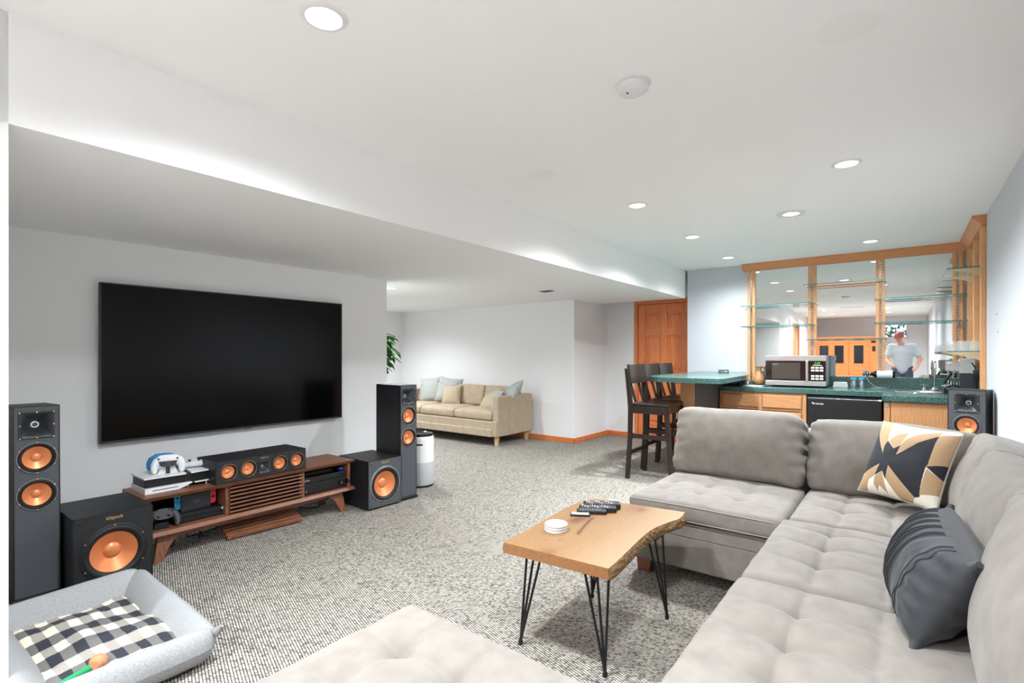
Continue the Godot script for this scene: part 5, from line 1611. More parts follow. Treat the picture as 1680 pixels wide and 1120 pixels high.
func build_screen_side() -> void:
	# television
	var tv := thing("television", "very large flat black television mounted on the white wall", "television", Vector3(TVW + 0.045, 1.215, -1.925), 90)
	var w := 1.853
	var h := 1.09
	part("panel", G.new().bx(Vector3(-w / 2 + 0.008, -h / 2 + 0.012, -0.02), Vector3(w / 2 - 0.008, h / 2 - 0.008, 0.012), 0), M.screen, tv)
	var bz := G.new()
	bz.bx(Vector3(-w / 2, -h / 2, -0.022), Vector3(w / 2, -h / 2 + 0.014, 0.015), 0.002).bx(Vector3(-w / 2, h / 2 - 0.009, -0.022), Vector3(w / 2, h / 2, 0.015), 0.002)
	bz.bx(Vector3(-w / 2, -h / 2, -0.022), Vector3(-w / 2 + 0.009, h / 2, 0.015), 0.002).bx(Vector3(w / 2 - 0.009, -h / 2, -0.022), Vector3(w / 2, h / 2, 0.015), 0.002)
	part("bezel", bz, M.darkgrey, tv)
	part("wall_mount", G.new().rb(Vector3(0, 0, -0.033), Vector3(0.6, 0.4, 0.023), 0.003), M.black, tv)
	part("sensor_bar", G.new().rb(Vector3(0.05, -h / 2 - 0.004, 0.0), Vector3(0.05, 0.008, 0.02), 0.002), M.grey, tv)
	# towers and subs
	tower("black tower speaker with copper cones at the left edge, by the dog bed", Vector3(-3.555, 0, -0.575), 90, 0.182, -1.6)
	tower("black tower speaker with copper cones beside the air purifier", Vector3(-3.455, 0, -2.975), 88)
	tower("black speaker with a horn behind the sectional, against the right wall", Vector3(0.372, 0, -5.15), -17, 0.225, 0.0, 0.19)
	subwoofer("large all-black subwoofer beside the dog bed", Vector3(-3.392, 0, -0.857), 90, 0.354, 0.417, 0.44, 0.154, true)
	subwoofer("black subwoofer with a grey front at the right end of the TV stand", Vector3(-3.428, 0, -2.70), 88.5, 0.336, 0.405, 0.42, 0.150, false)
	# stand, local x to the right as one faces it
	var st := thing("tv_stand", "low walnut TV stand with a slatted middle door and splayed legs", "tv stand", Vector3(-3.76, 0, -1.77), 90)
	var W := 1.46
	part("top_board", G.new().ext([Vector2(-0.2, 0.388), Vector2(0.178, 0.388), Vector2(0.2, 0.412), Vector2(-0.2, 0.412)], -W / 2, W / 2, Transform3D(Basis(Vector3(0, 0, 1), Vector3(0, 1, 0), Vector3(-1, 0, 0)), V0())), M.walnut_x, st)
	part("bottom_board", G.new().ext([Vector2(-0.2, 0.172), Vector2(0.2, 0.172), Vector2(0.185, 0.194), Vector2(-0.2, 0.194)], -W / 2, W / 2, Transform3D(Basis(Vector3(0, 0, 1), Vector3(0, 1, 0), Vector3(-1, 0, 0)), V0())), M.walnut_x, st)
	for x in [-0.695, 0.695]:
		part("side_board", G.new().bx(Vector3(x - 0.011, 0.192, -0.195), Vector3(x + 0.011, 0.39, 0.165), 0.002), M.walnut_y, st)
	for x in [-0.245, 0.302]:
		part("divider", G.new().bx(Vector3(x - 0.01, 0.192, -0.195), Vector3(x + 0.01, 0.39, 0.155), 0.002), M.walnut_y, st)
	part("back_panel", G.new().bx(Vector3(-0.7, 0.19, -0.2), Vector3(0.7, 0.39, -0.192), 0), M.espresso, st)
	part("apron", G.new().bx(Vector3(-0.58, 0.125, 0.10), Vector3(0.58, 0.174, 0.125), 0.003).bx(Vector3(-0.58, 0.125, -0.17), Vector3(0.58, 0.174, -0.145), 0.003), M.walnut_x, st)
	var door := part("slatted_door", G.new().bx(Vector3(-0.235, 0.197, 0.13), Vector3(-0.22, 0.386, 0.15), 0.002).bx(Vector3(0.277, 0.197, 0.13), Vector3(0.292, 0.386, 0.15), 0.002), M.walnut_y, st)
	var slat := G.new().ext([Vector2(0, 0), Vector2(0.026, 0.006), Vector2(0.030, 0.010), Vector2(0.028, 0.014), Vector2(0.004, 0.016), Vector2(0, 0.014)], -0.262, 0.262, Transform3D(Basis(Vector3(0, 0, 1), Vector3(0, 1, 0), Vector3(-1, 0, 0)), V0())).mesh()
	for i in 7:
		same("slat", slat, M.walnut_x, door, xf(Vector3(0.0285, 0.200 + i * 0.0265, 0.148)))
	part("door_backing", G.new().bx(Vector3(-0.235, 0.197, 0.122), Vector3(0.292, 0.386, 0.13), 0), M.espresso, door)
	for x in [-1.0, 1.0]:
		for z in [1.0, -1.0]:
			part("leg", G.new().ext([Vector2(x * 0.625, 0), Vector2(x * 0.668, 0), Vector2(x * 0.640, 0.174), Vector2(x * 0.50, 0.174), Vector2(x * 0.53, 0.135), Vector2(x * 0.565, 0.11), Vector2(x * 0.585, 0.08)], -0.017, 0.017, Transform3D(Basis.IDENTITY.rotated(Vector3.RIGHT, -z * 0.10), Vector3(0, 0, z * 0.148))), M.walnut_y, st)
	# loose slatted door on the floor under the stand
	var ld := thing("loose_slatted_door", "spare slatted walnut door lying on the carpet under the TV stand", "slatted panel", Vector3(-3.725, 0.031, -1.81), 87)
	ld.rotation_degrees.x = 17
	var fl := G.new()
	for x in [-0.255, 0.255]:
		fl.bx(Vector3(x - 0.008, 0.004, -0.1), Vector3(x + 0.008, 0.024, 0.1), 0.002)
	part("frame", fl, M.walnut_z, ld)
	part("brass_catch", G.new().rb(Vector3(-0.25, 0.02, 0.106), Vector3(0.012, 0.01, 0.006), 0.001), M.gold, ld)
	var low := G.new().ext([Vector2(0.1, 0), Vector2(0.102, 0.026), Vector2(0.099, 0.03), Vector2(0.09, 0.03), Vector2(0.087, 0.026), Vector2(0.087, 0)], -0.262, 0.262, Transform3D(Basis(Vector3(0, 0, 1), Vector3(0, 1, 0), Vector3(-1, 0, 0)), V0())).mesh()
	for i in 6:
		same("slat", low, M.walnut_x, ld, xf(Vector3(0.0, 0.012, -i * 0.037)))
	# centre speaker
	var cs := thing("center_speaker", "wide black centre speaker with four copper cones on the TV stand", "speaker", Vector3(-3.575, 0.412, -1.762), 91)
	part("cabinet", tray(Vector3(-0.32, 0, -0.29), Vector3(0.32, 0.153, -0.012)), M.blackwood, cs)
	var hs := []
	for q in [[-0.316, -0.178, -0.243], [-0.178, -0.048, -0.113], [0.048, 0.178, 0.113], [0.178, 0.316, 0.243]]:
		hs.append([q[0], q[1], 0.004, 0.149, Vector2(q[2], 0.075), 0.048, false])
	hs.append([-0.048, 0.048, 0.004, 0.149, Vector2(0, 0.068), 0.039, true])
	part("baffle", plate(Vector2(-0.316, 0.004), Vector2(0.316, 0.149), hs, []), M.baffle_dark, cs)
	for x in [-0.243, -0.113, 0.113, 0.243]:
		driver(cs, "woofer", Vector3(x, 0.075, 0), 0.058, M.rubber, 1.0, false)
		part("gold_ring", G.new().tube(ring(Vector3(x, 0.075, 0.007), 0.0545), 0.0012, 6, true), M.gold, cs)
	horn(cs, Vector3(0, 0.068, 0), 0.088, 0.088, 0.03, false)
	text("maker_badge", "Klipsch", 0.012, M.gold, cs, Transform3D(Basis.IDENTITY, Vector3(0.0, 0.134, 0.0)), true, 0.002)
	# white console lying flat with its plates
	var pc := thing("white_game_console", "white and black game console lying flat at the stand's left end", "game console", Vector3(-3.80, 0.412, -1.283), 90)
	part("core", G.new().bx(Vector3(-0.198, 0.018, -0.125), Vector3(0.20, 0.088, 0.105), 0.006), M.black, pc)
	part("top_plate", G.new().ext([Vector2(-0.205, -0.13), Vector2(0.045, -0.13), Vector2(0.02, 0.13), Vector2(-0.205, 0.115)], 0.088, 0.096, Transform3D(Basis(Vector3(1, 0, 0), Vector3(0, 0, 1), Vector3(0, 1, 0)), V0())), M.whitegloss, pc)
	part("top_plate", G.new().ext([Vector2(0.075, -0.13), Vector2(0.205, -0.13), Vector2(0.205, 0.115), Vector2(0.05, 0.13)], 0.088, 0.096, Transform3D(Basis(Vector3(1, 0, 0), Vector3(0, 0, 1), Vector3(0, 1, 0)), V0())), M.whitegloss, pc)
	part("bottom_plate", G.new().ext([Vector2(-0.205, 0.0), Vector2(-0.02, 0.0), Vector2(0.02, 0.012), Vector2(0.06, 0.03), Vector2(0.05, 0.034), Vector2(-0.205, 0.034)], -0.13, 0.128), M.whitegloss, pc)
	part("bottom_plate", G.new().bx(Vector3(0.075, 0.02, -0.13), Vector3(0.205, 0.028, 0.122), 0.003), M.whitegloss, pc)
	part("disc_slot", G.new().bx(Vector3(-0.165, 0.016, 0.126), Vector3(-0.025, 0.020, 0.1295), 0), M.black, pc)
	part("port", G.new().bx(Vector3(-0.2, 0.045, 0.02), Vector3(-0.197, 0.05, 0.06), 0).bx(Vector3(-0.2, 0.062, 0.05), Vector3(-0.197, 0.067, 0.075), 0), M.darkgrey, pc)
	part("foot", G.new().lathe([Vector2(0, 0), Vector2(0.008, 0), Vector2(0.006, 0.02), Vector2(0, 0.02)], 10, xf(Vector3(0.04, 0, 0.1))).lathe([Vector2(0, 0), Vector2(0.008, 0), Vector2(0.006, 0.022), Vector2(0, 0.022)], 10, xf(Vector3(0.15, 0, 0.1))).lathe([Vector2(0, 0), Vector2(0.008, 0), Vector2(0.006, 0.022), Vector2(0, 0.022)], 10, xf(Vector3(0.15, 0, -0.1))), M.silver, pc)
	# charging stand with two pads
	var ch := thing("charging_stand", "white charging stand on the white console", "charging stand", Vector3(-3.775, 0.508, -1.235), 70)
	part("stand", G.new().ext([Vector2(-0.055, 0), Vector2(0.055, 0), Vector2(0.03, 0.05), Vector2(0.02, 0.062), Vector2(-0.02, 0.062), Vector2(-0.03, 0.05)], -0.04, 0.02), M.white, ch)
	part("back_plate", G.new().ext([Vector2(-0.012, 0), Vector2(0.012, 0), Vector2(0.01, 0.075), Vector2(-0.01, 0.075)], 0.02, 0.026), M.darkgrey, ch)
	var p1 := thing("game_controller", "white game controller with a black centre on the charging stand", "game controller", Vector3(-3.752, 0.580, -1.228), 70)
	p1.rotation_degrees.x = -14
	gamepad(p1, M.whitegloss, M.darkgrey)
	var p2 := thing("game_controller", "bright blue game controller at the back of the charging stand", "game controller", Vector3(-3.815, 0.583, -1.222), 70)
	p2.rotation_degrees.x = 10
	gamepad(p2, M.bluepl, M.black)
	var p3 := thing("game_controller", "white game controller lying face down beside the centre speaker", "game controller", Vector3(-3.80, 0.536, -1.395), 80)
	p3.rotation_degrees.x = -82
	gamepad(p3, M.whitegloss, M.white)
	# left bay of the stand
	var xb := thing("black_game_console", "flat black game console inside the stand's left bay", "game console", Vector3(-3.76, 0.194, -1.382), 90)
	part("body", G.new().bx(Vector3(-0.15, 0.004, -0.12), Vector3(0.15, 0.032, 0.118), 0.002).bx(Vector3(-0.15, 0.034, -0.12), Vector3(0.15, 0.06, 0.12), 0.002), M.black, xb)
	part("power_mark", G.new().lathe([Vector2(0.008, 0), Vector2(0.008, 0.0008), Vector2(0, 0.0008)], 16, Transform3D(FZ_(), Vector3(0.128, 0.046, 0.12))), M.white, xb)
	part("mark_cross", G.new().rb(Vector3(0.128, 0.046, 0.121), Vector3(0.0022, 0.015, 0.0006), 0, 0, Basis(Vector3(0, 0, 1), 0.8)).rb(Vector3(0.128, 0.046, 0.121), Vector3(0.0022, 0.015, 0.0006), 0, 0, Basis(Vector3(0, 0, 1), -0.8)), M.black, xb)
	var sw := thing("handheld_console", "handheld console with a blue and a red side grip in its black dock", "game console", Vector3(-3.71, 0.254, -1.370), 88)
	part("dock", G.new().bx(Vector3(-0.087, 0, 0.004), Vector3(0.087, 0.104, 0.02), 0.004).bx(Vector3(-0.087, 0, -0.03), Vector3(0.087, 0.104, -0.012), 0.004).bx(Vector3(-0.087, 0, -0.03), Vector3(0.087, 0.02, 0.02), 0.003), M.darkgrey, sw)
	part("screen_top", G.new().bx(Vector3(-0.085, 0.022, -0.010), Vector3(0.085, 0.112, 0.002), 0.003), M.grey, sw)
	part("dock_mark", G.new().rb(Vector3(-0.009, 0.055, 0.0204), Vector3(0.014, 0.026, 0.0008), 0.0003).rb(Vector3(0.009, 0.055, 0.0204), Vector3(0.014, 0.026, 0.0008), 0.0003), M.baffle, sw)
	for s in [-1.0, 1.0]:
		var jc := part("side_grip", G.new().ext(rounded(0.036, 0.102, 0.015, s), -0.012, 0.003, xf(Vector3(s * 0.104, 0.068, 0.004))), M.neonblue if s < 0 else M.neonred, sw)
		jc.set_meta("label", "bright blue side grip" if s < 0 else "bright red side grip")
		part("thumbstick", G.new().lathe([Vector2(0.007, 0), Vector2(0.006, 0.006), Vector2(0.0085, 0.007), Vector2(0, 0.009)], 12, Transform3D(FZ_(), Vector3(s * 0.104, 0.068 + (0.025 if s < 0 else -0.006), 0.007))), M.black, jc)
		for k in 4:
			var a := TAU * k / 4
			part("button", G.new().lathe([Vector2(0.0035, 0), Vector2(0.003, 0.002), Vector2(0, 0.002)], 8, Transform3D(FZ_(), Vector3(s * 0.104 + 0.0085 * cos(a), 0.068 + (-0.004 if s < 0 else 0.028) + 0.0085 * sin(a), 0.007))), M.black, jc)
	var xs := thing("controller_cradle", "small black cradle under the dark game controller", "cradle", Vector3(-3.655, 0.194, -1.155), 85)
	part("block", G.new().ext([Vector2(-0.04, 0), Vector2(0.04, 0), Vector2(0.034, 0.04), Vector2(-0.034, 0.04)], -0.03, 0.03), M.black, xs)
	var p4 := thing("game_controller", "dark grey game controller on its cradle in the stand's left bay", "game controller", Vector3(-3.645, 0.268, -1.165), 80)
	p4.rotation_degrees.x = -38
	gamepad(p4, M.darkgrey, M.black)
	# right bay: receiver and the box above it
	var rc := thing("av_receiver", "black AV receiver with two knobs in the stand's right bay", "receiver", Vector3(-3.80, 0.194, -2.275), 90)
	part("body", G.new().bx(Vector3(-0.205, 0.008, -0.14), Vector3(0.205, 0.128, 0.178), 0.003), M.black, rc)
	part("front_panel", G.new().bx(Vector3(-0.208, 0.008, 0.178), Vector3(0.208, 0.084, 0.19), 0.003).bx(Vector3(-0.208, 0.088, 0.178), Vector3(0.208, 0.13, 0.188), 0.003), M.black, rc)
	part("display", G.new().bx(Vector3(-0.10, 0.094, 0.188), Vector3(0.12, 0.122, 0.1885), 0), M.blackgloss, rc)
	text("maker_badge", "YAMAHA", 0.010, M.silver, rc, Transform3D(Basis.IDENTITY, Vector3(-0.172, 0.112, 0.188)), true)
	for q in [[0.118, 0.014], [0.178, 0.019]]:
		part("knob", G.new().lathe([Vector2(q[1], 0), Vector2(q[1] * 0.96, 0.012), Vector2(q[1] * 0.85, 0.016), Vector2(0, 0.016)], 20, Transform3D(FZ_(), Vector3(q[0], 0.046, 0.19))), M.blackgloss, rc)
		part("knob_mark", G.new().rb(Vector3(q[0] + 0.003, 0.046, 0.2065), Vector3(0.003, q[1] * 1.5, 0.001), 0), M.silver, rc)
	part("power_button", G.new().lathe([Vector2(0.006, 0), Vector2(0.005, 0.003), Vector2(0, 0.003)], 12, Transform3D(FZ_(), Vector3(-0.175, 0.03, 0.19))), M.grey, rc)
	part("foot", G.new().bx(Vector3(-0.18, 0, -0.1), Vector3(-0.14, 0.008, 0.15), 0).bx(Vector3(0.14, 0, -0.1), Vector3(0.18, 0.008, 0.15), 0), M.rubber, rc)
	var nb := thing("black_vented_box", "flat black vented box lying on the AV receiver", "media box", Vector3(-3.80, 0.3245, -2.24), 90)
	part("body", G.new().bx(Vector3(-0.18, 0, -0.11), Vector3(0.13, 0.026, 0.12), 0.003), M.black, nb)
	for i in 10:
		part("vent_rib", G.new().bx(Vector3(-0.165 + i * 0.028, 0.006, 0.12), Vector3(-0.155 + i * 0.028, 0.02, 0.122), 0), M.darkgrey, nb)
	var us := thing("blue_plug", "small bright blue plug on top of the AV receiver", "plug", Vector3(-3.655, 0.3245, -2.425), 90)
	part("body", G.new().bx(Vector3(-0.022, 0.004, -0.014), Vector3(0.022, 0.03, 0.014), 0.005, 2), M.navy, us)
	part("tip", G.new().rb(Vector3(0.004, 0.018, 0.0145), Vector3(0.008, 0.008, 0.002), 0), M.whitegloss, us)
	var bf := thing("blue_clip", "small blue folded clip on the stand behind the centre speaker", "clip", Vector3(-3.765, 0.412, -2.125), 60)
	part("body", G.new().bx(Vector3(-0.015, 0, -0.012), Vector3(0.015, 0.034, 0.012), 0.004, 2).bx(Vector3(-0.013, 0.04, -0.01), Vector3(0.013, 0.075, 0.01), 0.004, 2).bx(Vector3(-0.005, 0.03, -0.005), Vector3(0.005, 0.045, 0.005), 0), M.navy, bf)
	# cables in the dark under the stand
	var rng := RandomNumberGenerator.new()
	rng.seed = 12
	for k in 6:
		var pts := []
		var z0 := -1.2 - 0.25 * (k % 3) - (0.5 if k > 2 else 0.0)
		for i in 14:
			var a := i / 13.0
			pts.append(Vector3(-3.86 - 0.1 * rng.randf() + 0.06 * sin(a * 9.0 + k), 0.008 + 0.05 * absf(sin(a * 5.0 + k * 1.3)) * rng.randf(), z0 - 0.45 * a + 0.05 * rng.randf()))
		pts.append(Vector3(-4.05, 0.1, z0 - 0.5))
		solo("cable", G.new().tube(pts, 0.0055, 6), M.black if k != 4 else M.grey, ["black cable on the carpet under the stand's left leg", "black cable looping under the stand's left bay", "black cable under the slatted door, left half", "black cable under the slatted door, right half", "grey cable on the carpet under the stand's right bay", "black cable by the stand's right rear leg"][k], "cable", Vector3(-3.86, 0, z0), "cables under the stand")

func V0() -> Vector3:
	return Vector3.ZERO

func ring(c: Vector3, r: float) -> Array:
	var o := []
	for i in 28:
		o.append(c + Vector3(cos(TAU * i / 28) * r, sin(TAU * i / 28) * r, 0))
	return o

# upright slab outline rounded on its outer side
func rounded(w: float, h: float, r: float, side: float) -> Array:
	var o := []
	for i in 7:
		var a := PI / 2 * i / 6
		o.append(Vector2(side * (w / 2 - r + r * sin(a)), h / 2 - r + r * cos(a)))
	for i in 7:
		var a := PI / 2 * i / 6
		o.append(Vector2(side * (w / 2 - r + r * cos(a)), -h / 2 + r - r * sin(a)))
	o.append(Vector2(-side * w / 2, -h / 2))
	o.append(Vector2(-side * w / 2, h / 2))
	return o

# ---------------------------------------------------------------- alcove
func build_alcove() -> void:
	var x1 := -4.425
	var x0 := -6.72
	var zf := -5.40
	var zb := -6.22
	var s := thing("beige_sofa", "long beige sofa with square arms against the alcove wall", "sofa", Vector3((x0 + x1) / 2, 0, -5.8))
	var soft_fn := func(p: Vector3, o: Vector3, t: Vector3) -> Vector3: return p + Vector3(0, 0.03 * clampf(o.y, 0, 1) * (1 - t.x * t.x * t.x * t.x) * (1 - t.z * t.z * t.z * t.z), 0)
	part("base", G.new().bx(Vector3(x0 + 0.01, 0.135, zb + 0.01), Vector3(x1 - 0.01, 0.345, zf + 0.02), 0.015, 2), M.beige, s, true)
	part("base_band", G.new().bx(Vector3(x0 + 0.09, 0.13, zf), Vector3(x1 - 0.09, 0.235, zf + 0.04), 0.012, 2), M.beige, s, true)
	for e in [[x0, x0 + 0.105], [x1 - 0.105, x1]]:
		part("arm", G.new().bx(Vector3(e[0], 0.13, zb), Vector3(e[1], 0.695, zf - 0.0), 0.025, 3), M.beige, s, true)
	part("back_frame", G.new().bx(Vector3(x0 + 0.01, 0.135, zb - 0.004), Vector3(x1 - 0.01, 0.69, zb + 0.14), 0.025, 3), M.beige, s, true)
	var joints := [x0 + 0.105, -5.995, -5.265, x1 - 0.105]
	for i in 3:
		part("seat_cushion", G.new().soft(Vector3((joints[i] + joints[i + 1]) / 2, 0.41, (zf + zb + 0.2) / 2 - 0.01), Vector3(joints[i + 1] - joints[i] - 0.008, 0.125, 0.66), 0.035, 20, 4, 18, soft_fn), M.beige, s, true)
	var bj := [x0 + 0.11, -5.88, -5.13, x1 - 0.11]
	for i in 3:
		part("back_cushion", back_cushion(bj[i + 1] - bj[i] - 0.01, 0.32, 0.17, 30 + i, 0.0, 0.4).moved(xf(Vector3((bj[i] + bj[i + 1]) / 2, 0.475, zb + 0.26), -12)), M.beige, s, true)
	var lw := mat(col(205, 165, 120), 0.5)
	for q in [[x0 + 0.07, zf - 0.06], [x1 - 0.07, zf - 0.06], [x0 + 0.07, zb + 0.06], [x1 - 0.07, zb + 0.06]]:
		part("leg", G.new().ext([Vector2(-0.02, 0), Vector2(0.02, 0), Vector2(0.034, 0.135), Vector2(-0.034, 0.135)], -0.022, 0.022, xf(Vector3(q[0], 0, q[1]), 0, 20)), lw, s, true)
	# pillows: paisley and plain
	var n := 256
	var im := Image.create(n, n, false, Image.FORMAT_RGB8)
	var ns := FastNoiseLite.new()
	ns.seed = 77
	ns.frequency = 0.011
	ns.fractal_octaves = 1
	for y in n:
		for x in n:
			var v := ns.get_noise_2d(x, y)
			var l := absf(sin(v * 13.0))
			im.set_pixel(x, y, col(204, 203, 197).lerp(col(120, 128, 127), 0.95 if l < 0.4 else 0.0 if l < 0.75 else 0.5))
	var pz := mat(Color.WHITE, 0.9)
	pz.albedo_texture = ImageTexture.create_from_image(im)
	var cb := mat(col(178, 162, 136), 0.9)
	var pl := func(called: String, at: Vector3, e: Vector3, w: float, m: Material, label: String) -> void:
		var g := G.new().pillow(w, w, 0.15, 22, 0.08)
		planar_uv(g, w, w)
		var o := thing(called, label, "pillow", at)
		o.rotation_degrees = e
		part("cover", g, m, o)
		part("fringe", G.new().tube([Vector3(-w / 2, -w / 2, 0), Vector3(0, -w / 2 * 0.92, 0), Vector3(w / 2, -w / 2, 0)], 0.004, 6), m, o)
	pl.call("paisley_pillow", Vector3(-4.56, 0.72, -5.90), Vector3(-38, -38, 22), 0.36, pz, "grey and white paisley pillow resting on the beige sofa's right arm")
	pl.call("paisley_pillow", Vector3(-4.77, 0.60, -5.74), Vector3(-30, -32, 0), 0.34, pz, "grey and white paisley pillow tucked inside the beige sofa's right arm")
	pl.call("cream_pillow", Vector3(-4.86, 0.585, -5.74), Vector3(-38, -24, 24), 0.36, cb, "cream pillow leaning by the paisley ones at the sofa's right end")
	pl.call("paisley_pillow", Vector3(-5.86, 0.70, -5.90), Vector3(-18, 22, -6), 0.42, pz, "grey and white paisley pillow near the middle of the beige sofa")
	pl.call("cream_pillow", Vector3(-5.70, 0.625, -5.80), Vector3(-22, 14, 4), 0.34, cb, "cream pillow in front of the middle back cushion of the beige sofa")
	pl.call("paisley_pillow", Vector3(-6.3, 0.69, -5.92), Vector3(-18, 16, 8), 0.42, pz, "grey and white paisley pillow at the beige sofa's left end")
	# white air purifier
	var ap := thing("air_purifier", "white cylindrical air purifier with a black top ring beside the tower speaker", "air purifier", Vector3(-3.735, 0, -3.37))
	part("base", G.new().lathe([Vector2(0, 0), Vector2(0.118, 0), Vector2(0.122, 0.012), Vector2(0.12, 0.02), Vector2(0, 0.02)], 40), M.black, ap)
	var low := mat(col(196, 199, 202), 0.7)
	part("lower_grille", G.new().lathe([Vector2(0.119, 0.02), Vector2(0.125, 0.03), Vector2(0.126, 0.24)], 48), low, ap)
	part("upper_body", G.new().lathe([Vector2(0.1265, 0.24), Vector2(0.1265, 0.46), Vector2(0.122, 0.482), Vector2(0.112, 0.492), Vector2(0.105, 0.49)], 48), M.white, ap)
	part("top_ring", G.new().lathe([Vector2(0.119, 0.487), Vector2(0.116, 0.508), Vector2(0.10, 0.512), Vector2(0.088, 0.505), Vector2(0, 0.497)], 48), M.blackgloss, ap)
	part("handle_slot", G.new().surf(10, 2, func(a: float, b: float) -> Vector3:
		var an := deg_to_rad(lerpf(-14, 14, a)) - deg_to_rad(-48)
		return Vector3(cos(an) * 0.1272, 0.405 + b * 0.016, sin(an) * 0.1272), true), M.black, ap)
	var dots := G.new()
	for r in 14:
		for k in 36:
			var an := TAU * (k + 0.5 * (r % 2)) / 36
			dots.rb(Vector3(cos(an) * 0.1262, 0.045 + r * 0.0135, sin(an) * 0.1262), Vector3(0.002, 0.005, 0.006), 0, 0, Basis(Vector3.UP, -an))
	var dp := part("grille_perforation", dots, mat(col(176, 179, 183), 0.7), ap)
	dp.set_meta("kind", "stuff")
	# tall plant just round the corner
	var tr := thing("ficus_tree", "leafy green ficus showing past the corner of the screen wall", "plant", Vector3(-5.22, 0, -4.02))
	part("pot", G.new().lathe([Vector2(0, 0), Vector2(0.12, 0), Vector2(0.16, 0.26), Vector2(0.17, 0.27), Vector2(0.15, 0.28), Vector2(0.14, 0.24), Vector2(0, 0.24)], 24), M.darkgrey, tr)
	part("trunk", G.new().tube([Vector3(0, 0.22, 0), Vector3(0.02, 0.6, 0.01), Vector3(-0.01, 1.0, 0), Vector3(0.01, 1.45, 0.0)], [0.018, 0.015, 0.012, 0.006], 8), M.walnut_y, tr)
	var rng := RandomNumberGenerator.new()
	rng.seed = 21
	var twigs := G.new()
	var leaf := G.new()
	for i in 4:
		# one folded leaf, 8 cm long
		pass
	leaf.surf(6, 4, func(a: float, b: float) -> Vector3:
		var wd := 0.021 * sin(PI * pow(a, 0.8))
		var u := b * 2.0 - 1.0
		return Vector3(u * wd, absf(u) * 0.006 - 0.012 * a * a, a * 0.08), false)
	var lm := leaf.mesh()
	var lc := 0
	for k in 46:
		var y := rng.randf_range(1.08, 1.56)
		var an := rng.randf() * TAU
		var ln := rng.randf_range(0.12, 0.26) * (1.0 - 0.6 * absf(y - 1.33) / 0.3)
		var p0 := Vector3(0, y - 0.06, 0)
		var p2 := Vector3(cos(an) * ln, y + rng.randf_range(-0.05, 0.03), sin(an) * ln)
		var p1 := (p0 + p2) / 2 + Vector3(0, 0.03, 0)
		twigs.tube([p0, p1, p2], 0.0018, 4)
		for q in 6:
			lc += 1
			if lc > 276:
				break
			var f := 0.35 + 0.65 * q / 5.0
			var p := p0.lerp(p1, f).lerp(p1.lerp(p2, f), f)
			var la := an + rng.randf_range(-1.5, 1.5)
			same("leaf", lm, M.leaf, tr, Transform3D(Basis.from_euler(Vector3(rng.randf_range(0.1, 0.9), PI / 2 - la, rng.randf_range(-0.5, 0.5))).scaled(Vector3.ONE * rng.randf_range(1.2, 1.8)), p))
	part("twigs", twigs, M.walnut_y, tr)

# ---------------------------------------------------------------- dog bed
func plaid_texture() -> ImageTexture:
	var n := 512
	var im := Image.create(n, n, false, Image.FORMAT_RGB8)
	var rng := RandomNumberGenerator.new()
	rng.seed = 2
	var ink := col(44, 46, 54)
	var cream := col(226, 215, 196)
	for y in n:
		for x in n:
			var a := (x / 52) % 2
			var b := (y / 36) % 2
			var c: Color
			if a == 1 and b == 1:
				c = ink
			elif a == 1:
				c = ink.lerp(cream, 0.42 if (x + y) % 3 else 0.2)
			elif b == 1:
				c = cream.lerp(ink, 0.34 if (x + y) % 3 else 0.5)
			else:
				c = cream
			im.set_pixel(x, y, c * (0.93 + 0.12 * rng.randf()))
	return ImageTexture.create_from_image(im)

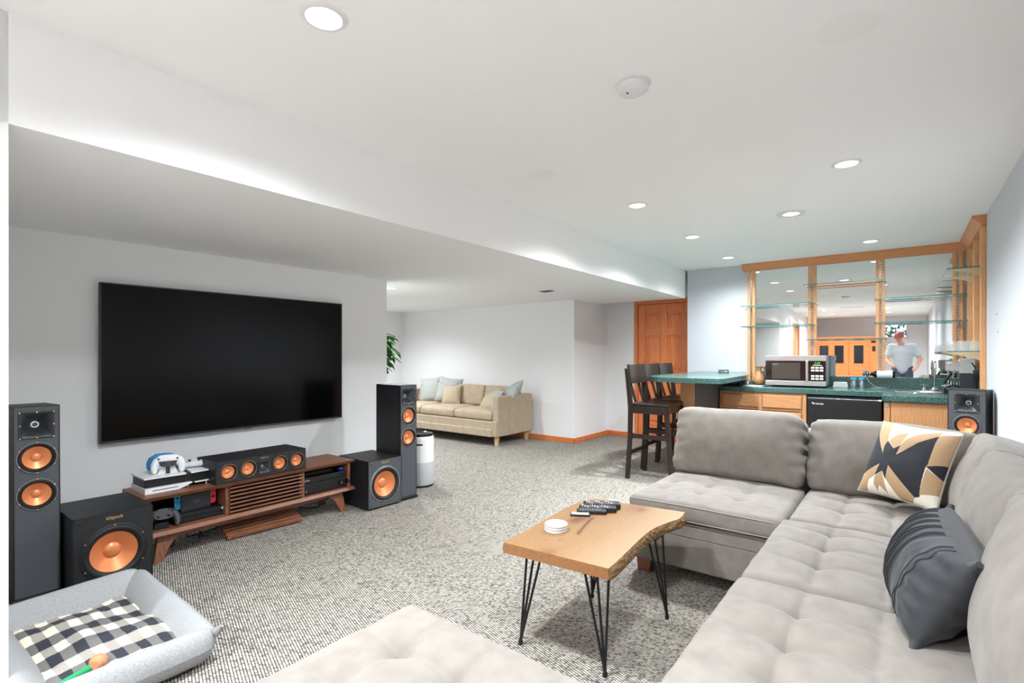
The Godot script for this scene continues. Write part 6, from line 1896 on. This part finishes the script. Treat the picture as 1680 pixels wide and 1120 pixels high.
func build_dog_bed() -> void:
	var at := Vector3(-2.60, 0, -0.60)
	var t := thing("dog_bed", "grey bolstered dog bed with a plaid cushion at the lower left", "pet bed", at, 2)
	t.position += Vector3(-0.035, 0, 0.0)
	var hx := 0.36     # half length, world x
	var hz := 0.245    # half width, world z
	var ns := FastNoiseLite.new()
	ns.seed = 15
	ns.frequency = 3.0
	# four bolsters, each a fat tapered roll leaning outwards
	var roll := func(a: Vector3, b: Vector3, out: Vector3, ha: float, hb: float) -> G:
		return G.new().surf(40, 20, func(u: float, v: float) -> Vector3:
			var an := v * TAU
			var p := a.lerp(b, u)
			var endr := pow(maxf(0.0, 1.0 - pow(absf(u * 2.0 - 1.0), 14.0)), 0.5)
			var h := lerpf(ha, hb, u) * (1.0 + 0.0 * u)
			var ry := h / 2 * (0.35 + 0.65 * endr)
			var rx := 0.068 * (0.25 + 0.75 * endr)
			var c := Vector2(cos(an), sin(an))
			var q := p + out * (c.x * rx * (1.0 - 0.25 * c.y) + 0.03 * c.y) + Vector3(0, h / 2 + c.y * ry, 0)
			return q + out * 0.008 * ns.get_noise_3d(q.x, q.y, q.z))
	var fix := func(g: G, a: Vector3, b: Vector3) -> G:
		# outward normals away from the roll's axis
		for i in g.P.size():
			var p: Vector3 = g.P[i]
			var ax: Vector3 = Geometry3D.get_closest_point_to_segment(p, a + Vector3(0, 0.1, 0), b + Vector3(0, 0.1, 0))
			if g.N[i].dot(p - ax) < 0.0:
				g.N[i] = -g.N[i]
		var idx := g.I.duplicate()
		g.I.clear()
		for i in range(0, idx.size(), 3):
			g.tri(idx[i], idx[i + 1], idx[i + 2])
		return g
	# corners: far-left (-x,+z is towards the wall end), names follow the room
	var c_back_l := Vector3(-hx, 0, hz)
	var c_back_r := Vector3(-hx, 0, -hz)
	var c_front_r := Vector3(hx, 0, -hz)
	var c_front_l := Vector3(hx, 0, hz)
	for q in [[c_back_l, c_back_r, Vector3(-1, 0, 0), 0.2, 0.215], [c_back_r, c_front_r, Vector3(0, 0, -1), 0.215, 0.155], [c_front_l, c_front_r, Vector3(1, 0, 0), 0.165, 0.16], [c_back_l, c_front_l, Vector3(0, 0, 1), 0.19, 0.165]]:
		var ext: Vector3 = (q[1] - q[0]).normalized() * 0.045
		var a: Vector3 = q[0] - ext
		var b: Vector3 = q[1] + ext
		part("bolster", fix.call(roll.call(a, b, q[2], q[3], q[4]), a, b), M.bed, t)
	part("bottom", G.new().rb(Vector3(0, 0.02, 0), Vector3(hx * 2, 0.04, hz * 2), 0.015, 2), M.bed, t)
	var pm := mat(Color.WHITE, 0.95)
	pm.albedo_texture = plaid_texture()
	var cu := G.new().soft(Vector3(0, 0.075, 0), Vector3(hx * 2 - 0.05, 0.09, hz * 2 - 0.05), 0.04, 40, 4, 30, func(p: Vector3, o: Vector3, q: Vector3) -> Vector3:
		return p + Vector3(0, clampf(o.y, 0, 1) * (0.02 * (1 - q.x * q.x) * (1 - q.z * q.z) + 0.022 * ns.get_noise_2d(p.x * 1.3 + 3.0, p.z * 1.6)), 0))
	for i in cu.U.size():
		cu.U[i] = Vector2(cu.U[i].x * 0.86, cu.U[i].y * 0.80)
	part("plaid_cushion", cu, pm, t)
	for z in [-1.0, 1.0]:
		part("corner_tuft", G.new().tube([Vector3(hx + 0.04, 0.13, -hz - 0.05), Vector3(hx + 0.06, 0.155, -hz - 0.062)], [0.02, 0.006], 8), M.bed, t)
		break
	# chew toy: tan ball on a green knotted rope
	var b := thing("chew_toy", "brown ball on a green rope in the dog bed", "dog toy", Vector3(-2.35, 0.115, -0.545), 0)
	part("ball", G.new().soft(Vector3(0, 0.025, 0), Vector3(0.052, 0.05, 0.052), 0.025, 10, 10, 10, func(p: Vector3, o: Vector3, q: Vector3) -> Vector3: return p + o * 0.003 * sin(p.x * 300.0 + p.z * 250.0)), mat(col(200, 130, 92), 0.6), b)
	part("rope", G.new().tube([Vector3(0.0, 0.015, 0.02), Vector3(0.01, 0.012, 0.06), Vector3(0.03, 0.01, 0.11), Vector3(0.045, 0.006, 0.15)], [0.013, 0.012, 0.011, 0.013], 10), mat(col(30, 140, 84), 0.8), b)

# ---------------------------------------------------------------- behind the camera, seen in the bar mirror
func build_back_of_room() -> void:
	# infrared cabin of horizontal boards
	var x0 := -2.39
	var x1 := -0.62
	var zf := 4.45
	var H := 1.83
	var s := thing("sauna_cabin", "cedar sauna cabin with dark glass panes, seen in the bar mirror", "sauna", Vector3((x0 + x1) / 2, 0, 4.95))
	part("shell", G.new().bx(Vector3(x0, 0.06, zf + 0.03), Vector3(x1, H - 0.06, 5.45), 0.004), M.pine_x, s, true)
	part("roof", G.new().bx(Vector3(x0 - 0.03, H - 0.06, zf - 0.03), Vector3(x1 + 0.03, H, 5.46), 0.006), M.pine_x, s, true)
	part("plinth", G.new().bx(Vector3(x0 - 0.01, 0.0, zf - 0.01), Vector3(x1 + 0.01, 0.08, 5.46), 0.006), M.pine_x, s, true)
	var spans := [[x0, -1.36], [-1.32, -0.86], [-0.84, x1]]
	for k in 3:
		for i in 14:
			var y := 0.08 + i * 0.12
			part("board", G.new().bx(Vector3(spans[k][0], y, zf), Vector3(spans[k][1], minf(y + 0.116, H - 0.062), zf + 0.03), 0.004), M.pine_x, s, true)
	var dk := mat(col(38, 40, 44), 0.12)
	for q in [[-2.12, -1.88], [-1.72, -1.48], [-1.22, -0.98]]:
		var fr := part("window_frame", G.new().bx(Vector3(q[0] - 0.03, 0.97, zf - 0.012), Vector3(q[1] + 0.03, 1.6, zf + 0.004), 0.004), M.pine_y, s, true)
		var pn := G.new().rb(Vector3((q[0] + q[1]) / 2, 1.285, zf - 0.014), Vector3(q[1] - q[0], 0.55, 0.004), 0)
		part("pane", pn, dk, fr, true)
	part("door_frame", G.new().bx(Vector3(-1.35, 0.08, zf - 0.008), Vector3(-1.32, H - 0.07, zf + 0.01), 0.003).bx(Vector3(-0.875, 0.08, zf - 0.008), Vector3(-0.845, H - 0.07, zf + 0.01), 0.003), M.pine_y, s, true)
	part("door_knob", G.new().lathe([Vector2(0.02, 0), Vector2(0.018, 0.03), Vector2(0, 0.035)], 14, Transform3D(Basis(Vector3(1, 0, 0), Vector3(0, 0, -1), Vector3(0, 1, 0)), Vector3(-0.92, 0.90, zf - 0.008))), M.pine_x, s, true)
	part("control_panel", G.new().bx(Vector3(-0.79, 1.63, zf - 0.02), Vector3(-0.66, 1.70, zf), 0.004), M.black, s, true)
	part("lamp_box", G.new().bx(Vector3(-0.765, 1.38, zf - 0.02), Vector3(-0.69, 1.53, zf), 0.004), M.espresso, s, true)
	# wall plates on the left wall
	for q in [["return_air_grille", "pale grille high on the left wall behind the camera", 0.95, 2.12, 0.09, 0.26], ["thermostat", "small grey thermostat on the left wall behind the camera", 0.95, 1.80, 0.08, 0.11]]:
		var g := thing(q[0], q[1], "wall plate", Vector3(LW, q[3], q[2]))
		part("plate", G.new().rb(Vector3(0.008, 0, 0), Vector3(0.016, q[5], q[4]), 0.004), M.white, g)
		part("face", G.new().rb(Vector3(0.0165, 0, 0), Vector3(0.003, q[5] * 0.7, q[4] * 0.7), 0.001), M.grey, g)
	# linear slots in the ceiling
	for q in [[-1.0, 0.75, 0.5]]:
		var g := thing("ceiling_slot", "narrow slot vent in the ceiling behind the camera, seen in the mirror", "vent", Vector3(q[0], CH, q[1]))
		part("frame", G.new().rb(Vector3(0, -0.003, 0), Vector3(q[2], 0.006, 0.06), 0.002), M.white, g)
		part("slot", G.new().rb(Vector3(0, -0.0065, 0), Vector3(q[2] - 0.04, 0.002, 0.02), 0), M.grey, g)
	# shrub outside the high window
	var sh := thing("shrub", "sunlit shrub outside the small high window, seen in the mirror", "shrub", Vector3(-0.24, 0.0, 6.7))
	part("stem", G.new().tube([Vector3(0, 0, 0), Vector3(0.03, 0.8, 0), Vector3(0, 1.7, 0)], [0.03, 0.025, 0.01], 8), M.walnut_y, sh)
	var rng := RandomNumberGenerator.new()
	rng.seed = 33
	var leaf := G.new().surf(5, 2, func(a: float, b: float) -> Vector3:
		var wd := 0.03 * sin(PI * a)
		return Vector3((b * 2.0 - 1.0) * wd, absf(b * 2.0 - 1.0) * 0.008, a * 0.12), false).mesh()
	for i in 240:
		var p := Vector3(rng.randfn(0, 0.33), 1.95 + rng.randfn(0, 0.28), rng.randfn(0, 0.12))
		same("leaf", leaf, M.leaf, sh, Transform3D(Basis.from_euler(Vector3(rng.randf() * 3.0, rng.randf() * 6.0, rng.randf() * 3.0)), p))

# ---------------------------------------------------------------- the photographer, seen in the bar mirror
# tapered capsules joined smoothly on a grid, drawn as surface nets
func nets(st: G, bones: Array, cell: float, blend: float) -> void:
	var lo := Vector3.ONE * 1e9
	var hi := Vector3.ONE * -1e9
	for b in bones:
		var r: float = maxf(b[2], b[3]) + blend + cell * 2.0
		lo = lo.min(b[0] - Vector3.ONE * r).min(b[1] - Vector3.ONE * r)
		hi = hi.max(b[0] + Vector3.ONE * r).max(b[1] + Vector3.ONE * r)
	var n := Vector3i(((hi - lo) / cell).ceil()) + Vector3i.ONE
	var f := PackedFloat32Array()
	f.resize(n.x * n.y * n.z)
	f.fill(1.0)
	for b in bones:
		var a: Vector3 = b[0]
		var ab: Vector3 = b[1] - a
		var l2 := maxf(ab.length_squared(), 1e-9)
		var rm: float = maxf(b[2], b[3]) + blend + cell * 1.5
		var p0 := Vector3i(((a.min(b[1]) - Vector3.ONE * rm - lo) / cell).floor()).clamp(Vector3i.ZERO, n - Vector3i.ONE)
		var p1 := Vector3i(((a.max(b[1]) + Vector3.ONE * rm - lo) / cell).ceil()).clamp(Vector3i.ZERO, n - Vector3i.ONE)
		for x in range(p0.x, p1.x + 1):
			for y in range(p0.y, p1.y + 1):
				for z in range(p0.z, p1.z + 1):
					var p := lo + Vector3(x, y, z) * cell
					var t := clampf((p - a).dot(ab) / l2, 0.0, 1.0)
					var d: float = (p - a - ab * t).length() - lerpf(b[2], b[3], t)
					var i := (x * n.y + y) * n.z + z
					var h := maxf(blend - absf(f[i] - d), 0.0) / blend
					f[i] = minf(f[i], d) - h * h * blend * 0.25
	var at := {}
	var sy := n.z
	var sx := n.y * n.z
	for x in n.x - 1:
		for y in n.y - 1:
			for z in n.z - 1:
				var i := (x * n.y + y) * n.z + z
				var c := [f[i], f[i + 1], f[i + sy], f[i + sy + 1], f[i + sx], f[i + sx + 1], f[i + sx + sy], f[i + sx + sy + 1]]
				var inside := 0
				for v in c:
					if v < 0.0:
						inside += 1
				if inside == 0 or inside == 8:
					continue
				var sum := Vector3.ZERO
				var k := 0
				for e in EDGES:
					var u: float = c[e[0]]
					var w: float = c[e[1]]
					if (u < 0.0) != (w < 0.0):
						var t := u / (u - w)
						sum += CORNERS[e[0]].lerp(CORNERS[e[1]], t)
						k += 1
				var g := Vector3(c[4] + c[5] + c[6] + c[7] - c[0] - c[1] - c[2] - c[3], c[2] + c[3] + c[6] + c[7] - c[0] - c[1] - c[4] - c[5], c[1] + c[3] + c[5] + c[7] - c[0] - c[2] - c[4] - c[6])
				at[i] = st.vt(lo + (Vector3(x, y, z) + sum / k) * cell, g.normalized())
	for i in at:
		for s in [[sx, sy, 1], [sy, 1, sx], [1, sx, sy]]:
			# edge from this cell's low corner along s[0]
			if (f[i] < 0.0) != (f[i + s[0]] < 0.0) and at.has(i - s[1]) and at.has(i - s[2]) and at.has(i - s[1] - s[2]):
				st.quad(at[i], at[i - s[1]], at[i - s[1] - s[2]], at[i - s[2]])

const EDGES := [[0, 1], [2, 3], [4, 5], [6, 7], [0, 2], [1, 3], [4, 6], [5, 7], [0, 4], [1, 5], [2, 6], [3, 7]]
const CORNERS := [Vector3(0, 0, 0), Vector3(0, 0, 1), Vector3(0, 1, 0), Vector3(0, 1, 1), Vector3(1, 0, 0), Vector3(1, 0, 1), Vector3(1, 1, 0), Vector3(1, 1, 1)]

func build_person() -> void:
	# stands behind the camera, bent a little over it, facing the bar (-z)
	var o := Vector3(-0.04, 0, 0.62)
	var t := thing("person", "person in a pale grey T-shirt and reddish cap bending forward, seen in the bar mirror", "person", o)
	var pel := Vector3(0, 0.98, 0.02)
	var chest := Vector3(0, 1.34, -0.06)
	var neck := Vector3(-0.02, 1.52, -0.12)
	var head := Vector3(-0.06, 1.655, -0.19)
	var shl := Vector3(-0.20, 1.45, -0.08)
	var shr := Vector3(0.20, 1.45, -0.06)
	var ell := Vector3(-0.30, 1.17, -0.10)
	var elr := Vector3(0.32, 1.17, -0.06)
	var hal := Vector3(-0.20, 1.06, -0.30)
	var har := Vector3(0.26, 1.00, -0.26)
	var g := G.new()
	nets(g, [[pel, chest, 0.115, 0.125], [chest, neck, 0.10, 0.055], [neck, head + Vector3(0, -0.06, 0.03), 0.055, 0.052], [shl, shr, 0.06, 0.06],
		[shl, ell, 0.052, 0.043], [ell, hal, 0.043, 0.028], [shr, elr, 0.052, 0.043], [elr, har, 0.043, 0.028],
		[pel + Vector3(-0.09, 0, 0), Vector3(-0.11, 0.52, -0.02), 0.095, 0.06], [Vector3(-0.11, 0.52, -0.02), Vector3(-0.12, 0.09, 0.04), 0.058, 0.04], [pel + Vector3(0.09, 0, 0), Vector3(0.12, 0.52, -0.02), 0.095, 0.06], [Vector3(0.12, 0.52, -0.02), Vector3(0.13, 0.09, 0.04), 0.058, 0.04]], 0.014, 0.03)
	# head on its own finer grid: skull, jaw, nose, brow, ears
	var f := Vector3(-0.25, -0.35, -0.9).normalized()
	var r := f.cross(Vector3.UP).normalized()
	var u := r.cross(f).normalized()
	nets(g, [[head + u * 0.02 + f * -0.02, head + u * 0.03 + f * 0.03, 0.088, 0.078], [head + u * -0.05 + f * 0.03, head + u * -0.085 + f * 0.055, 0.055, 0.034], [head + f * 0.09 + u * 0.01, head + f * 0.112 + u * -0.02, 0.008, 0.013], [head + f * 0.085 + u * 0.03 - r * 0.035, head + f * 0.085 + u * 0.03 + r * 0.035, 0.014, 0.014], [head + r * 0.085 - f * 0.01, head + r * 0.09 - f * 0.015 + u * 0.03, 0.012, 0.014], [head - r * 0.085 - f * 0.01, head - r * 0.09 - f * 0.015 + u * 0.03, 0.012, 0.014], [head + f * 0.088 + u * -0.055 - r * 0.02, head + f * 0.088 + u * -0.055 + r * 0.02, 0.008, 0.008], [head + u * -0.07, neck, 0.05, 0.053]], 0.006, 0.014)
	# hands: palm, four unequal fingers and a thumb each
	for q in [[hal, Vector3(0.55, -0.25, -0.8), 1.0], [har, Vector3(-0.45, -0.35, -0.82), -1.0]]:
		var d: Vector3 = q[1].normalized()
		var sd: Vector3 = d.cross(Vector3.UP).normalized()
		var dn := d.cross(sd).normalized()
		if dn.y > 0.0:
			dn = -dn
		var h: Vector3 = q[0]
		var bones := [[h, h + d * 0.03, 0.028, 0.026]]
		for k in 4:
			var w: float = (k - 1.5) * 0.021
			var ln: float = [0.068, 0.078, 0.074, 0.058][k]
			var kn := h + d * 0.085 + sd * w
			bones.append([h + d * 0.02 + sd * w * 0.6, kn, 0.017, 0.012])
			bones.append([kn, kn + d * ln * 0.45 + dn * ln * 0.25, 0.010, 0.009])
			bones.append([kn + d * ln * 0.45 + dn * ln * 0.25, kn + d * ln * 0.6 + dn * ln * 0.7, 0.009, 0.0075])
		var ts: float = q[2]
		bones.append([h + d * 0.015 + sd * ts * 0.02, h + d * 0.05 + sd * ts * 0.05 + dn * 0.012, 0.014, 0.011])
		bones.append([h + d * 0.05 + sd * ts * 0.05 + dn * 0.012, h + d * 0.085 + sd * ts * 0.052 + dn * 0.03, 0.011, 0.009])
		nets(g, bones, 0.0045, 0.007)
	part("body", g, M.skin, t)
	var s := G.new()
	nets(s, [[pel + Vector3(0, -0.02, 0), chest, 0.15, 0.15], [chest, neck + Vector3(0, -0.05, 0.02), 0.12, 0.07], [shl, shr, 0.075, 0.075], [shl, shl.lerp(ell, 0.62), 0.072, 0.068], [shr, shr.lerp(elr, 0.62), 0.072, 0.068], [chest + Vector3(-0.08, 0, 0), pel + Vector3(-0.06, 0, 0), 0.12, 0.12], [chest + Vector3(0.08, 0, 0), pel + Vector3(0.06, 0, 0), 0.12, 0.12]], 0.016, 0.04)
	part("t_shirt", s, M.shirt, t)
	var j := G.new()
	nets(j, [[pel + Vector3(-0.06, 0, 0), pel + Vector3(0.06, 0, 0), 0.13, 0.13], [pel + Vector3(-0.09, -0.04, 0), Vector3(-0.11, 0.52, -0.02), 0.11, 0.08], [Vector3(-0.11, 0.52, -0.02), Vector3(-0.12, 0.1, 0.04), 0.078, 0.062], [pel + Vector3(0.09, -0.04, 0), Vector3(0.12, 0.52, -0.02), 0.11, 0.08], [Vector3(0.12, 0.52, -0.02), Vector3(0.13, 0.1, 0.04), 0.078, 0.062]], 0.018, 0.03)
	part("trousers", j, M.jeans, t)
	for x in [-0.12, 0.13]:
		var sh := G.new()
		nets(sh, [[Vector3(x, 0.052, 0.06), Vector3(x * 1.1, 0.042, -0.13), 0.05, 0.04]], 0.012, 0.01)
		for i in sh.P.size():
			sh.P[i].y = maxf(sh.P[i].y, 0.0)
		part("shoe", sh, M.darkgrey, t)
	var cp := G.new()
	nets(cp, [[head + u * 0.045 + f * -0.02, head + u * 0.05 + f * 0.025, 0.093, 0.083]], 0.008, 0.01)
	for i in cp.P.size():
		var rel := cp.P[i] - head
		if rel.dot(u) < 0.03:
			cp.P[i] += u * (0.03 - rel.dot(u))
	part("cap", cp, M.cap, t)
	part("cap_brim", G.new().ext([Vector2(-0.07, 0.06), Vector2(0.07, 0.06), Vector2(0.068, 0.12), Vector2(0.045, 0.15), Vector2(0, 0.162), Vector2(-0.045, 0.15), Vector2(-0.068, 0.12)], 0.032, 0.038, Transform3D(Basis(r, f, u) if r.cross(f).dot(u) > 0 else Basis(-r, f, u), head)), M.cap, t)
